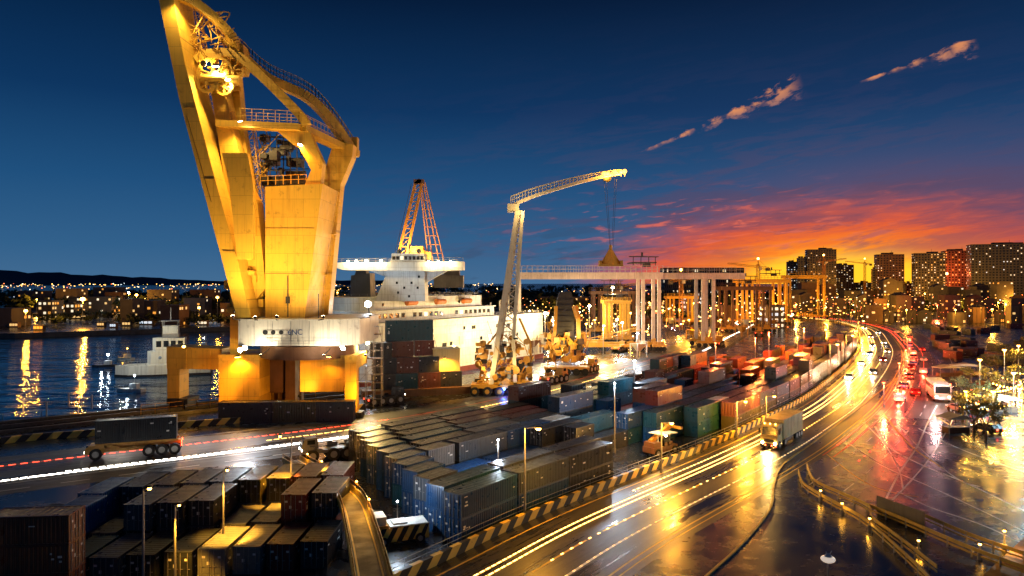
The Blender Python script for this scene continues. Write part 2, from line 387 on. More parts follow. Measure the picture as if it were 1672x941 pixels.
def linepaint(name, c):
    m, N, p = newmat(name); tc = N.new('ShaderNodeTexCoord'); v = tc.outputs['Object']
    n = N.noise(v, 0.9, 7, 0.7)
    N.put(p.inputs['Base Color'], N.mix(N.step(n, 0.58, 0.74), c, tuple(x*0.25 for x in c))); p.inputs['Roughness'].default_value = 0.5; MATS[name] = m; return m
lw = linepaint('white_road_paint', (0.80, 0.79, 0.75)); ly = linepaint('yellow_road_paint', (0.75, 0.52, 0.09)); lr = linepaint('red_road_paint', (0.60, 0.07, 0.03))  # red, and part of the white and yellow, stands for traffic light trails

# ------------------------------------------------------------------ plan curves
QUAY = Curve([(-409, -76), (-260, 40), (-113, 156), (-76, 185), (-24, 228), (25, 290), (90, 400), (150, 520), (180, 600)])
BAR = Curve([(-75, -12), (-43, 31), (-11, 74), (5, 95.6), (33, 128), (55, 156), (86, 200), (141, 290), (180, 364), (236, 490), (256, 600), (240, 720), (180, 860), (90, 1010)])
ROAD = Curve([(-250, -10), (-110, 88), (-80, 110), (-16, 156), (34, 226), (80, 306), (125, 405), (160, 480), (195, 560)])
S0 = BAR.near((-3, 86))-4.0
# ------------------------------------------------------------------ water, land, roads
def water_mat():
    m, N, p = newmat('harbour_water'); tc = N.new('ShaderNodeTexCoord'); v = tc.outputs['Object']
    p.inputs['Base Color'].default_value = (0.002, 0.035, 0.11, 1); p.inputs['Roughness'].default_value = 0.07; p.inputs['IOR'].default_value = 1.34
    p.inputs['Specular IOR Level'].default_value = 0.65
    h = N.m('ADD', N.m('MULTIPLY', N.noise(N.scale(v, 0.035, 0.085, 1), 1.0, 3, 0.5, 0.8), 1.6), N.m('MULTIPLY', N.noise(N.scale(v, 0.22, 0.5, 1), 1.0, 3, 0.55), 0.22))
    b = N.new('ShaderNodeBump'); b.inputs['Strength'].default_value = 1.0; b.inputs['Distance'].default_value = 0.75
    N.put(b.inputs['Height'], h); N.put(p.inputs['Normal'], b.outputs[0]); MATS['w'] = m; return m
mb = MB(); mb.add([(-9000, -400, -3), (400, -400, -3), (400, 900, -3), (-9000, 900, -3)], [(0, 1, 2, 3)])
tag(mb.build('harbour_water', water_mat()), 'dark blue rippled harbour water streaked with lamp reflections', 'water', None, 'structure')
ground_m = wet('wet_yard_surface', (0.018, 0.023, 0.032), 0.14, 0.34, 0.09, (0.012, 0.016, 0.024))
shore = [(180, 600), (60, 625), (-60, 590), (-170, 520), (-305, 432), (-420, 425), (-700, 410), (-1500, 470), (-9000, 700)]
qp = [(p.x, p.y) for p in QUAY.p]
outline = qp+shore[1:]+[(-9000, 22000), (16000, 22000), (16000, -500), (-409, -500)]
tri = tessellate_polygon([[Vector((x, y, 0)) for x, y in outline]])
mb = MB(); vs = [(x, y, 0) for x, y in outline]
def fix(t):
    a, b, c = (Vector(vs[i]) for i in t); return t if (b-a).cross(c-a).z > 0 else (t[0], t[2], t[1])
mb.add(vs, [fix(t) for t in tri])
edge = qp+shore[1:]
n = len(edge); mb.add([(x, y, 0) for x, y in edge]+[(x, y, -4) for x, y in edge], [(i, i+1, n+i+1, n+i) for i in range(n-1)], 1)
tag(mb.build('ground', [ground_m, conc_dk]), 'dark wet harbour ground reaching to the horizon', 'ground', None, 'structure')
hw_m = road_wet('wet_highway_asphalt', (0.050, 0.044, 0.038), (0.020, 0.019, 0.018), .17, .42)
qr_m = road_wet('wet_quay_road', (0.045, 0.047, 0.052), (0.02, 0.022, 0.026), .2, .5)
mb = MB(); ribbon(mb, BAR, 0, BAR.len, -19, -0.9, 0.008); ribbon(mb, BAR, BAR.near((70, 178)), BAR.len, -35, -19, 0.008)
tag(lane_attr(mb, mb.build('highway', hw_m)), 'wide wet highway curving away beside the container yard', 'road', None, 'structure')
mb = MB(); ribbon(mb, ROAD, 0, ROAD.len, -9, 19, 0.008)
tag(lane_attr(mb, mb.build('quay_road', qr_m)), 'wet grey quay road curving past the cranes', 'road', None, 'structure')
def dashes(mb, c, t0, t1, o, w_, L, gap, z, mat=0):
    t = t0
    while t < t1: ribbon(mb, c, t, min(t+L, t1), o-w_/2, o+w_/2, z, 2, mat); t += L+gap
mb = MB()  # bright solid and red lines stand for light trails of traffic
for o, w_, mt in ((-2.2, 0.25, 1), (-5.4, 0.4, 1), (-6.5, 0.4, 1), (-17.0, 0.28, 1), (-17.9, 0.22, 1), (-34.0, 0.25, 0)): ribbon(mb, BAR, 20 if o > -20 else 170, BAR.len, o-w_/2, o+w_/2, 0.014, 3, mt)
dashes(mb, BAR, 20, BAR.len-60, -9.8, 0.3, 12, 4, 0.014, 1); dashes(mb, BAR, 20, BAR.len-60, -13.3, 0.34, 22, 2, 0.014, 0)
dashes(mb, BAR, 170, BAR.len-60, -22.5, 0.2, 5, 7, 0.014, 0); dashes(mb, BAR, 170, BAR.len-60, -27.5, 0.2, 5, 7, 0.014, 0)
for o in (-18.6, -20.4): ribbon(mb, BAR, 190, BAR.len, o-.16, o+.16, 0.014, 3, 2)
tag(mb.build('highway_markings', [lw, ly, lr]), 'worn yellow and white lane lines along the curved highway', 'road markings', None, 'structure')
mb = MB()  # solid lines trace light trails of traffic; the dashes are lane marks
ribbon(mb, ROAD, 0, ROAD.len, -0.45, 0.45, 0.014, 3); ribbon(mb, ROAD, 0, ROAD.near((-30, 146)), -2.4, -2.2, 0.014, 3)
ribbon(mb, ROAD, ROAD.near((-72, 116)), ROAD.len-40, 0.8, 1.3, 0.014, 3)
ribbon(mb, ROAD, 0, ROAD.len, 10.8, 11.15, 0.014, 3, 1); ribbon(mb, ROAD, ROAD.near((-45, 136)), ROAD.len, 6.2, 6.5, 0.014, 3, 2)
dashes(mb, ROAD, 0, ROAD.len, -6.5, 0.2, 4, 4, 0.014)
tag(mb.build('quay_road_markings', [lw, lr, ly]), 'bright white, red and yellow lines along the quay road', 'road markings', None, 'structure')
# glowing studs added along lane lines to stand for traffic light trails
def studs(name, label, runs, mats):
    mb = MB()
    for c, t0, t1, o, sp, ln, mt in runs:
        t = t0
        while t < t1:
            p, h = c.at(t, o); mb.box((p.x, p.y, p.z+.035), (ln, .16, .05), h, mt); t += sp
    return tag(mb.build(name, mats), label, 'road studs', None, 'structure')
SA, SW, SR = emit('amber_stud_glass', (1, .56, .14), 7, False), emit('white_stud_glass', (1, .93, .82), 8, False), emit('red_stud_glass', (1, .07, .03), 7, False); SD = emit('dim_stud_glass', (1, .62, .25), 2.2, False)  # glow materials for the added light trail studs
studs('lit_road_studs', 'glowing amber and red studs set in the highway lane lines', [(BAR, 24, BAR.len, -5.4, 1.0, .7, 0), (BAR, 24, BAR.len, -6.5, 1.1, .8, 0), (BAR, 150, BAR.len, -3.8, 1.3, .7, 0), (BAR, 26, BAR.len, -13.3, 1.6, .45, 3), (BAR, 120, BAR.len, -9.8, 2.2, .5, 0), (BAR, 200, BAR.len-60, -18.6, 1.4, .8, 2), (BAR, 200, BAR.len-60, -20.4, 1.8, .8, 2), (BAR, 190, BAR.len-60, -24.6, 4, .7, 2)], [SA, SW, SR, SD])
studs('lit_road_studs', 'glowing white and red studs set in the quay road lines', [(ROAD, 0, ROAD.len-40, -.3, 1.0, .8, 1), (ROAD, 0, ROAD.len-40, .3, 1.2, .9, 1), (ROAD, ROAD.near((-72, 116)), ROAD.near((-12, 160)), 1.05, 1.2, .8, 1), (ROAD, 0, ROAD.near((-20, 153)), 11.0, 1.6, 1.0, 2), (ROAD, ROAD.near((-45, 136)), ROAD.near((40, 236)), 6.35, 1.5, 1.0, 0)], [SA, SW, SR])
# right-hand yard: curved lines on the wet plaza
def pixcurve(pix, z=0): return Curve([tuple(G(x, y, z)) for x, y in pix])
mb = MB()
for pix, wd, mt in (([(1429, 697), (1452, 730), (1500, 757), (1580, 790), (1672, 834), (1800, 890)], 0.4, 0), ([(1442, 675), (1470, 710), (1495, 735), (1540, 765)], 0.4, 1), ([(1440, 828), (1470, 770), (1497, 730), (1515, 690), (1530, 662)], 0.3, 0),
                    ([(1466, 803), (1520, 829), (1600, 856), (1680, 892)], 0.35, 0), ([(1465, 690), (1500, 730), (1560, 780), (1600, 795)], 0.25, 0), ([(1380, 720), (1440, 760), (1530, 800), (1672, 868), (1780, 930)], .3, 0), ([(1500, 700), (1560, 730), (1640, 760), (1760, 800)], .3, 0), ([(1520, 676), (1560, 700), (1620, 742), (1700, 775)], .35, 1), ([(1350, 742), (1400, 780), (1440, 800), (1500, 812)], .25, 1), ([(1410, 690), (1440, 720), (1465, 760), (1475, 800)], .2, 0)):
    c = pixcurve(pix); ribbon(mb, c, 0, c.len, -wd/2, wd/2, 0.014, 2, mt)
tag(mb.build('plaza_markings', [lw, ly]), 'thin curved lines crossing on the blue wet plaza', 'road markings', None, 'structure')
# kerb that leaves the highway and turns into the plaza
c = pixcurve([(1500, 590), (1400, 668), (1335, 718), (1280, 758), (1264, 790), (1258, 830), (1215, 885), (1150, 945), (1080, 1010)])
mb = MB(); pts = c.pts(0, c.len, 1.5)
for a, b in zip(pts, pts[1:]): mb.bar(a+Vector((0,0,.06)), b+Vector((0,0,.06)), 0.3, 0.14)
KERB = c
tag(mb.build('kerb', paint('yellow_kerb_paint', (0.55, 0.40, 0.08), 0.5, 0, 0.5, 0.2, 0, 0.6)), 'low yellow kerb swinging off the highway into the plaza', 'kerb', None, 'structure')
# hills
mb = MB(); vs = []; n = 60
for i in range(n+1):
    a = -46+i*0.62; d = 9500
    h = .62*(250*math.exp(-((a+37)/7)**2)+60*math.exp(-((a+28)/4)**2)+40*math.exp(-((a+12)/9)**2))*(1+0.10*math.sin(i*1.3)+0.06*math.sin(i*3.1))+10
    x, y = math.tan(math.radians(a))*d, d; vs += [(x, y, -20), (x, y+120, h+CAMZ), (x*1.25, y*1.25, h*0.5)]
mb.add(vs, [(3*i, 3*i+3, 3*i+4, 3*i+1) for i in range(n)]+[(3*i+1, 3*i+4, 3*i+5, 3*i+2) for i in range(n)], 0, True)
tag(mb.build('hills', paint('hazy_hill', (0.07, 0.10, 0.14), 1, 0, 0.3, 0, 0, 0.001)), 'low dark blue hills along the left horizon', 'hills', None, 'structure')
# ------------------------------------------------------------------ containers
CW, CH = 2.9, 2.95
CCOL = {'navy blue': (0.010, 0.055, 0.15), 'teal': (0.008, 0.062, 0.095), 'slate grey': (0.06, 0.078, 0.10), 'brown': (0.115, 0.036, 0.022), 'charcoal': (0.022, 0.026, 0.032),
        'olive': (0.065, 0.058, 0.02), 'white': (0.60, 0.60, 0.57), 'orange': (0.42, 0.13, 0.025), 'rust red': (0.14, 0.026, 0.016), 'pale grey': (0.17, 0.18, 0.18), 'blue': (0.015, 0.10, 0.32)}
CM = {k: paint(k.replace(' ', '_')+'_container_paint', v, 0.32, 0, 0.45, 0.45, 0.4, 0.7) for k, v in CCOL.items()}
plate = paint('white_placard', (0.7, 0.7, 0.68), 0.5, 0, 0.2, 0, 0)
MESHC = {}
def corr(mb, p0, ux, L, H, n_, depth, per):
    """corrugated wall from p0 along ux, outward normal n_"""
    k = max(4, int(L/per)); prof = []
    for i in range(k):
        a = i*L/k; q = L/k
        prof += [(a, 0), (a+q*.32, 0), (a+q*.5, -depth), (a+q*.82, -depth)]
    prof.append((L, 0)); vs = []
    for a, d in prof:
        b = Vector(p0)+Vector(ux)*a+Vector(n_)*d; vs += [b, b+Vector((0, 0, H))]
    mb.add(vs, [(2*i, 2*i+2, 2*i+3, 2*i+1) for i in range(len(prof)-1)], 0)
def cont_mesh(L, lod, seed=0):
    r = random.Random(seed); mb = MB(); x, y, H = L/2, CW/2, CH; e = 0.16
    if lod == 2:
        mb.b2((-x, -y, 0), (x, y, H-0.02)); return mb
    per = 0.36 if lod == 0 else 0.6
    for sx in (-1, 1):
        for sy in (-1, 1):
            mb.box((sx*(x-e/2), sy*(y-e/2), H/2), (e, e, H))
            for z in (0.09, H-0.08): mb.box((sx*(x-0.1), sy*(y-0.08), z), (0.235, 0.19, 0.183))
        mb.box((sx*(x-e/2), 0, H-e/2-.004), (e, CW-2*e, e)); mb.box((sx*(x-e/2), 0, e/2+.004), (e, CW-2*e, e))
    for sy in (-1, 1):
        mb.box((0, sy*(y-e/2), H-e/2-.004), (L-2*e, e, e)); mb.box((0, sy*(y-e/2), e/2+.004), (L-2*e, e, e))
    corr(mb, (-x+e, -y+.03, e), (1, 0, 0), L-2*e, H-2*e, (0, -1, 0), 0.07, per)
    corr(mb, (x-e, y-.03, e), (-1, 0, 0), L-2*e, H-2*e, (0, 1, 0), 0.07, per)
    corr(mb, (x-.03, -y+e, e), (0, 1, 0), CW-2*e, H-2*e, (1, 0, 0), 0.07, per)
    k = int(L/(per*1.6)); vs = []
    for i in range(k):
        a = -x+e+i*(L-2*e)/k; q = (L-2*e)/k
        for aa, z in ((a, H-.06), (a+q*.4, H-.06), (a+q*.5, H-.03), (a+q*.9, H-.03)): vs += [(aa, -y+e, z), (aa, y-e, z)]
    vs += [(x-e, -y+e, H-.06), (x-e, y-e, H-.06)]
    mb.add(vs, [(2*i, 2*i+2, 2*i+3, 2*i+1) for i in range(len(vs)//2-1)])
    if lod == 1: mb.box((-x+.05, 0, H/2), (.06, CW-2*e, H-2*e))
    for sy in (-1, 1):                                             # number and maker's plates, also standing for small white glints
        for _ in range(r.randint(3, 6)):
            a = r.choice([r.uniform(0.6, 1.4), L-r.uniform(0.6, 1.8), L*r.random()*0.8+L*0.1])-x; wd = r.uniform(0.15, 0.6)
            mb.box((a, sy*(y-.005), H-r.uniform(0.4, 1.9)), (wd, 0.03, r.uniform(0.1, 0.24)), 0, 1)
    return mb
def container(colr, L, lod, loc, rz, label, group, var=0):
    key = (colr, L, lod, var % 3)
    if key not in MESHC:
        root = None; body = cont_mesh(L, lod, var*7+len(MESHC)).build('shipping_container', [CM[colr], plate]); parts = []
        if lod == 0:
            for s in (-1, 1):
                mb = MB(); yy = s*(CW-.32)/4; wd = (CW-.32)/2-.03
                mb.box((-L/2+.05, yy, CH/2), (.05, wd, CH-.34))
                for z in (0.45, 1.1, 1.75, 2.4): mb.box((-L/2+.018, yy, z), (.02, wd-.15, .10))
                mb.box((-L/2+.012, yy+s*.2, 2.1), (.02, .34, .22), 0, 1)
                if s > 0: mb.box((-L/2+.012, yy-.3, 1.45), (.02, .28, .35), 0, 1)
                d = mb.build('door', [CM[colr], plate], body); 
                for q in (-1, 1):
                    m2 = MB(); m2.tube((-L/2-.02, yy+q*wd*.3, .12), (-L/2-.02, yy+q*wd*.3, CH-.12), .035, 6); m2.box((-L/2-.03, yy+q*wd*.3-.12, 1.15), (.03, .3, .05)); m2.build('lock_rod', galv, d)
        MESHC[key] = body; refresh_kids(); o = body
    else: o = copy_tree(MESHC[key])
    o.location = loc; o.rotation_euler = (0, 0, rz)
    return tag(o, label, 'container', group)
TIER = {1: ['single layer'], 2: ['bottom layer', 'top layer'], 3: ['bottom layer', 'middle layer', 'top layer'], 4: ['bottom layer', 'second layer', 'third layer', 'top layer'], 5: ['bottom layer', 'second layer', 'third layer', 'fourth layer', 'top layer']}
GY = 'containers stacked in the yard between the two roads'
SLOT = 5.9
pal_near = ['navy blue', 'navy blue', 'charcoal', 'charcoal', 'slate grey', 'teal', 'brown', 'charcoal']
pal_mid = ['charcoal', 'navy blue', 'teal', 'brown', 'slate grey', 'navy blue', 'rust red', 'navy blue', 'charcoal', 'brown']
pal_far = ['rust red', 'orange', 'brown', 'charcoal', 'slate grey', 'brown', 'rust red', 'olive']
plan = []                                                            # (row, slot, slots long, layers, colours)
R2 = random.Random(5)
NR, NS = 11, 55
used = set()
fixed = {   # (row, slot): (slots long, [colours bottom to top])
 (0, 0): (2, ['navy blue', 'navy blue']), (0, 2): (2, ['navy blue', 'slate grey']), (0, 4): (2, ['charcoal', 'charcoal']),
 (1, 0): (2, ['navy blue', 'navy blue']), (1, 2): (2, ['navy blue', 'slate grey']), (1, 4): (2, ['charcoal', 'charcoal']),
 (2, 0): (1, ['navy blue', 'slate grey']), (3, 0): (1, ['navy blue', 'navy blue']), (4, 0): (1, ['teal', 'navy blue']), (5, 0): (1, ['navy blue', 'navy blue']), (6, 0): (1, ['navy blue', 'navy blue']), (7, 0): (1, ['navy blue', 'teal']),
 (8, 0): (1, ['navy blue', 'charcoal']), (9, 0): (1, ['charcoal', 'slate grey']), (10, 0): (1, ['charcoal', 'charcoal']),
 (3, 1): (2, ['navy blue']), (4, 1): (2, ['blue']), (4, 3): (2, ['navy blue']), (5, 1): (1, ['charcoal', 'pale grey']), (5, 2): (2, ['charcoal', 'slate grey']), (5, 4): (2, ['navy blue', 'navy blue']),
 (6, 1): (2, ['teal', 'charcoal']), (6, 3): (2, ['brown', 'pale grey']), (6, 5): (2, ['charcoal', 'charcoal']), (7, 1): (2, ['teal', 'teal']), (7, 3): (2, ['navy blue', 'slate grey']), (7, 5): (2, ['charcoal', 'brown']),
 (8, 1): (2, ['teal', 'charcoal']), (8, 3): (2, ['brown', 'brown']), (8, 5): (2, ['brown', 'rust red']), (9, 1): (2, ['teal', 'charcoal']), (9, 3): (2, ['charcoal', 'brown']), (9, 5): (2, ['teal', 'charcoal']), (10, 1): (2, ['teal', 'charcoal']), (10, 3): (2, ['charcoal', 'charcoal']), (10, 5): (2, ['brown']),
 (5, 6): (1, ['charcoal', 'white']), (4, 5): (2, ['charcoal', 'charcoal']), (4, 7): (2, ['charcoal', 'teal']),
 (1, 12): (2, ['teal', 'teal']), (2, 10): (2, ['navy blue', 'teal']), (3, 9): (2, ['teal', 'navy blue']), (1, 14): (1, ['teal', 'white']),
 (0, 14): (1, ['olive', 'brown']), (0, 15): (2, ['olive', 'brown']), (0, 17): (2, ['olive', 'slate grey']), (0, 19): (2, ['charcoal', 'slate grey']),
}
gap = {(0, s) for s in range(6, 14)} | {(1, s) for s in range(6, 12)} | {(2, s) for s in range(1, 10)} | {(3, s) for s in range(3, 6)}
for (r, s), (ln, cols) in sorted(fixed.items(), key=lambda e: (e[0][1], e[0][0])):
    plan.append((r, s, ln, cols)); used |= {(r, s+i) for i in range(ln)}
for s in range(NS):
    for r in range(NR):
        if (r, s) in used or (r, s) in gap: continue
        if r == 10 and s > 36: continue
        if s > 28 and r > 7-(s-28)*0.10: continue
        pal = pal_near if s < 9 else pal_mid if s < 23 else pal_far
        if r < 2 and s > 18: pal = ['charcoal', 'slate grey', 'charcoal', 'olive', 'brown', 'pale grey']
        if r in (2, 3) and s in (24, 25, 26): pal = ['orange']
        lay = R2.choice([1, 1, 2, 2]) if r > 1 else R2.choice([2, 2, 3] if s > 20 else [2])
        if r >= 9: lay = R2.choice([1, 1, 2])
        if 5 < s < 24 and r > 2 and R2.random() < .2: lay = 3
        if s < 12 and r < 3: lay = min(lay, 2)
        if R2.random() < 0.13 and r > 1: continue
        ln = 2 if (R2.random() < 0.6 and s+1 < NS and (r, s+1) not in used and (r, s+1) not in gap) else 1
        plan.append((r, s, ln, [R2.choice(pal) for _ in range(lay)])); used |= {(r, s+i) for i in range(ln)}
ROWN = ['row beside the barrier'] + [f'{ordw(i)} row from the barrier' for i in range(2, NR)] + ['row beside the quay road']
boxes = []
for r, s, ln, cols in plan:
    t = S0+.40*r*3.65+(s+ln/2)*SLOT; p, h = BAR.at(t, 2.9+r*3.65)
    jx, jr = R2.uniform(-.18, .18), R2.uniform(-.012, .012)
    for k, cc in enumerate(cols): boxes.append((p.length, r, s, ln, k, len(cols), cc, p+Vector((jx, 0, k*CH)), h+jr+(PI if R2.random() < 0.25 else 0)))
boxes.sort(key=lambda b: b[0])
NIND = 205
nstk = {}
stuff = {}
order = {}
for b in sorted(boxes, key=lambda b: b[2]):
    order.setdefault(b[1], []); 
    if b[2] not in order[b[1]]: order[b[1]].append(b[2])
# a box with boxes above, before and on both sides shows nothing: keep those out of the individual list
hts = {}
for r, s, ln, cols in plan:
    for i in range(ln): hts[(r, s+i)] = len(cols)
def hidden(r, s, ln, k, tot): return k < tot-1 and all(hts.get((r-1, s+i), 0) > k and hts.get((r+1, s+i), 0) > k for i in range(ln)) and hts.get((r, s-1), 0) > k
cnt = 0
for d, r, s, ln, k, tot, cc, p, h in boxes:
    if hidden(r, s, ln, k, tot) or cnt >= NIND:
        stuff.setdefault(cc, MB()); c, sn = math.cos(h), math.sin(h); stuff[cc].box((p.x, p.y, p.z+CH/2-.01), (SLOT*ln-.35, CW, CH-.02), h); continue
    cnt += 1
    lod = 0 if d < 150 else 1
    i = order[r].index(s)+1
    container(cc, SLOT*ln-.35, lod, p, h, f'{cc} container, {TIER[tot][k]}, {ordw(i)} from the near end, {ROWN[r]}', GY, R2.randint(0, 2))
far = MB(); fm = []
for cc, m_ in stuff.items():
    fm.append(CM[cc]); k = len(fm)-1
    far.add(m_.v, m_.f, k)
tag(far.build('container_field', fm), 'remaining low stacks of mixed containers filling the far yard and stack cores', 'containers', None, 'stuff')
nm = next((o for o in bpy.data.objects if o.get('label', '').startswith('charcoal container, top layer, second from the near end, seventh row')), None) or next(o for o in bpy.data.objects if o.get('group') == GY and 'top layer, third from the near end, eighth' in o['label'])
ONE_ON = nm
# ---- lower-left yard: columns seen end-on
GL = 'containers in the lower-left yard'
# (column px at far rank, colours, layers per rank far -> near)
LCOL = [('charcoal', 'charcoal', 'first'), ('charcoal', 'navy blue', 'second'), ('blue', 'blue', 'third'), ('slate grey', 'teal', 'fourth'), ('charcoal', 'slate grey', 'fifth'), ('slate grey', 'charcoal', 'sixth'), ('slate grey', 'charcoal', 'seventh'), ('olive', 'pale grey', 'eighth'), ('olive', 'pale grey', 'ninth'), ('brown', 'rust red', 'tenth'), ('brown', 'charcoal', 'eleventh')]
for i, (c0, c1, on) in enumerate(LCOL):
    x = -57.0+i*3.35; 
    for rk, (dd, lay, nm) in enumerate(((88, 2, 'far rank'), (80.2, 2, 'middle rank'), (72.4, 1, 'near rank'))):
        if i < 3: dd -= 2.0; lay = 1 if i < 2 else lay
        if i in (3,) and rk == 1: lay = 1
        if i in (7, 8) and rk == 1: lay = 1
        if i == 10 and rk == 2: lay = 1
        for k in range(lay):
            cc = (c0, c1)[(k+rk+1) % 2] if i not in (7, 8) else ('pale grey', 'olive')[k % 2]
            container(cc, 7.0, 0, (x+rk*1.0+R2.uniform(-.1, .1), dd+i*0.75, k*CH), PI/2+0.0+R2.uniform(-.01, .01), f'{cc} container, {TIER[lay][k]}, {nm}, {on} column of the lower-left yard', GL, R2.randint(0, 2))
for k in range(4):
    container('brown' if k != 1 else 'rust red', 7.0, 0, (-42.9, 63.5, k*2.6 if k < 3 else 7.8), 0.10+PI, f'brown container, {TIER[4][k]} of the tall stack at the bottom-left corner' if k != 1 else 'rust red container, second layer of the tall stack at the bottom-left corner', GL, k).scale = (1, 1, 2.6/CH)
# ------------------------------------------------------------------ the big yellow quay crane
D = 165
cr_ = thing('harbour_crane', 'giant yellow level-luffing crane with leaning boom, standing on a portal at the quay', 'crane', (-52, 170, 0))
def bld(mb, name, mat, par=None): return mb.build(name, mat, par or cr_, True)
# portal
mb = MB(); mb.pp([(272, 568), (362, 572), (362, 604), (272, 602)], 172, 6); mb.pp([(272, 566), (362, 570), (362, 573), (272, 569)], 171.5, 7)
mb.pp([(300, 569), (304, 569), (304, 603), (300, 603)], 171.8, 0.3); mb.pp([(340, 571), (343, 571), (343, 604), (340, 604)], 171.8, 0.3)
bld(mb, 'cross_beam', yellow)
def zt(px, d): return (px-CX)/F*d
def box_px(mb, x0, x1, d, t, z0, z1, mat=0): mb.b2((zt(x0, d), d, z0), (zt(x1, d), d+t, z1), mat)
mb = MB(); box_px(mb, 273, 293, 172.5, 5, 2.6, W(0, 600, 172)[2]); bld(mb, 'leg', yellow)
mb = MB(); box_px(mb, 272, 306, 171.5, 6.5, 1.4, 2.7); box_px(mb, 276, 303, 172, 5.5, 0.3, 1.5)
for i in range(4): mb.wheel((zt(279+7*i, 172), 171.9, 0.6), 0.55, 0.5)
bld(mb, 'bogie', steel)
mb = MB(); box_px(mb, 357, 424, 166, 13, 0, W(0, 580, 166)[2]-.1); box_px(mb, 356, 425, 165.6, 13.8, W(0, 584, 166)[2], W(0, 579, 166)[2]); bld(mb, 'column', yellow)
mb = MB(); box_px(mb, 424, 492, 176, 2, 0, W(0, 572, 176)[2]); box_px(mb, 440, 462, 173, 3, 4, 13); box_px(mb, 466, 482, 172, 3.5, 0, 15)
for i in range(5): mb.tube((zt(430+12*i, 174), 174, 0), (zt(434+11*i, 174), 174.5, 17), .25, 6)
bld(mb, 'machinery_recess', brownp)
mb = MB(); mb.pp([(490, 581), (582, 581), (582, 602), (566, 612), (560, 640), (490, 640)], 164, 12); bld(mb, 'column', yellow)
mb = MB(); box_px(mb, 563, 582, 161.5, 2.4, 1.2, W(0, 581, 162)[2]); bld(mb, 'leg', yellow)
mb = MB(); box_px(mb, 556, 590, 161, 3.4, 0.2, 1.3); 
for i in range(3): mb.wheel((zt(561+10*i, 161), 160.9, 0.55), 0.5, 0.4)
bld(mb, 'bogie', steel)
# slewing ring and machinery house
mb = MB(); mb.tube((-49, 171, W(0, 584, 166)[2]), (-49, 171, W(0, 563, 166)[2]), 11.5, 28); bld(mb, 'slewing_ring', brownp)
zb, zt_ = W(0, 565, 158)[2], W(0, 523, 158)[2]
mb = MB(); mb.slab([(zt(389, 158), 158), (zt(556, 158), 158), (zt(556, 158)+3.5, 161.5), (zt(556, 158)+4.2, 181), (zt(556, 158), 184.5), (zt(389, 158), 184.5)], zb, zt_)
mb.slab([(zt(388, 157.8), 157.8), (zt(557, 157.8), 157.8), (zt(557, 158)+3.7, 161.4), (zt(557, 158)+4.4, 181.2), (zt(557, 158), 184.8), (zt(388, 158), 184.8)], zt_, zt_+.25)
house = bld(mb, 'machinery_house', paint('cream_machinery_paint', (0.70, 0.66, 0.55), 0.5, 0, 0.25, 0.45, 0.35, 0.15))
for px in (415, 445, 475, 505, 535):
    mb = MB(); mb.box((zt(px, 158), 157.97, (zb+zt_)/2), (.08, .05, zt_-zb-.5)); 
    bld(mb, 'panel_joint', galv, house)
mb = MB(); a = W(434, 558, 157.2); b = W(486, 558, 157.2); mb.rail([a, b], 1.5, 3.0, .05); mb.rail([W(434, 565, 157.2), W(557, 565, 157.2)], 1.1, 2.5, .045)
bld(mb, 'railing', galv, house)
for px, r_ in ((433, .55), (446, .5), (459, .5)): mb = MB(); mb.wheel(W(px, 543, 157.95), r_, .12, (0, 1, 0), 0, 12); bld(mb, 'emblem', black, house)
def text(s, loc, size, rx, rz, mat, par, name='lettering', ext=0.02, world=True):
    cu = bpy.data.curves.new(name, 'FONT'); cu.body = s; cu.size = size; cu.extrude = ext; cu.align_x = 'CENTER'; cu.align_y = 'CENTER'
    t = bpy.data.objects.new(name, cu); COL.objects.link(t); dg = bpy.context.evaluated_depsgraph_get(); dg.update()
    me = bpy.data.meshes.new_from_object(t.evaluated_get(dg)); bpy.data.objects.remove(t); o = bpy.data.objects.new(name, me); COL.objects.link(o)
    me.materials.clear(); me.materials.append(mat); o.parent = par
    off = Vector((0, 0, 0)); q = par
    while q is not None and world: off += q.location; q = q.parent
    o.location = Vector(loc)-off; o.rotation_euler = (rx, 0, rz); return o
text('6NC', W(482, 543, 157.95), 1.7, PI/2, 0, paint('blue_lettering', (0.03, 0.08, 0.25)), house)
text('ONE', (0, -CW/2-.02, CH*.5), 1.5, PI/2, 0, paint('grey_lettering', (.30, .31, .32)), ONE_ON, 'lettering', .01, False)
# tower
mb = MB(); mb.pp([(433, 305), (527, 300), (497, 522), (433, 522)], 163, 15.2); tower = bld(mb, 'tower', yellow)
for py in (372, 446): mb = MB(); mb.pp([(433, py), (513-(py-372)*.13, py), (513-(py-372)*.13, py+1.0), (433, py+1.0)], 162.93, 0.1); bld(mb, 'weld_seam', paint('dark_seam', (0.25, 0.14, 0.02)), tower)
mb = MB(); x0 = W(497, 520, 163); x1 = W(527, 303, 163); o = Vector((.55, 12.5, 0)); mb.ladder(x0+o+Vector((0, 0, -1)), x1+o, 1.7, 1.4, .13, (0, 1, 0))
for t in range(1, 12):
    c = (x0+o).lerp(x1+o, t/12); mb.path([c+Vector((0, -.9, 0)), c+Vector((.9, -.6, 0)), c+Vector((.9, .6, 0)), c+Vector((0, .9, 0))], .1)
for q in (.33, .66): c = (x0+o).lerp(x1+o, q); mb.box(c+Vector((.6, 0, 0)), (1.3, 3.2, .15))
bld(mb, 'ladder', yellow, tower)
mb = MB()
for (px, a, b) in ((470, 450, 518), (520, 480, 520)): mb.bar(W(px, a, 162.6), W(px, b, 162.6), .18)
mb.box(W(470, 490, 162.6), (.9, .5, 1.6)); bld(mb, 'conduit', steel, tower)
mb = MB(); mb.pp([(470, 205), (500, 205), (527, 265), (523, 301), (497, 303), (508, 278)], 163.5, 3); arm = bld(mb, 'tower_arm', yellow)
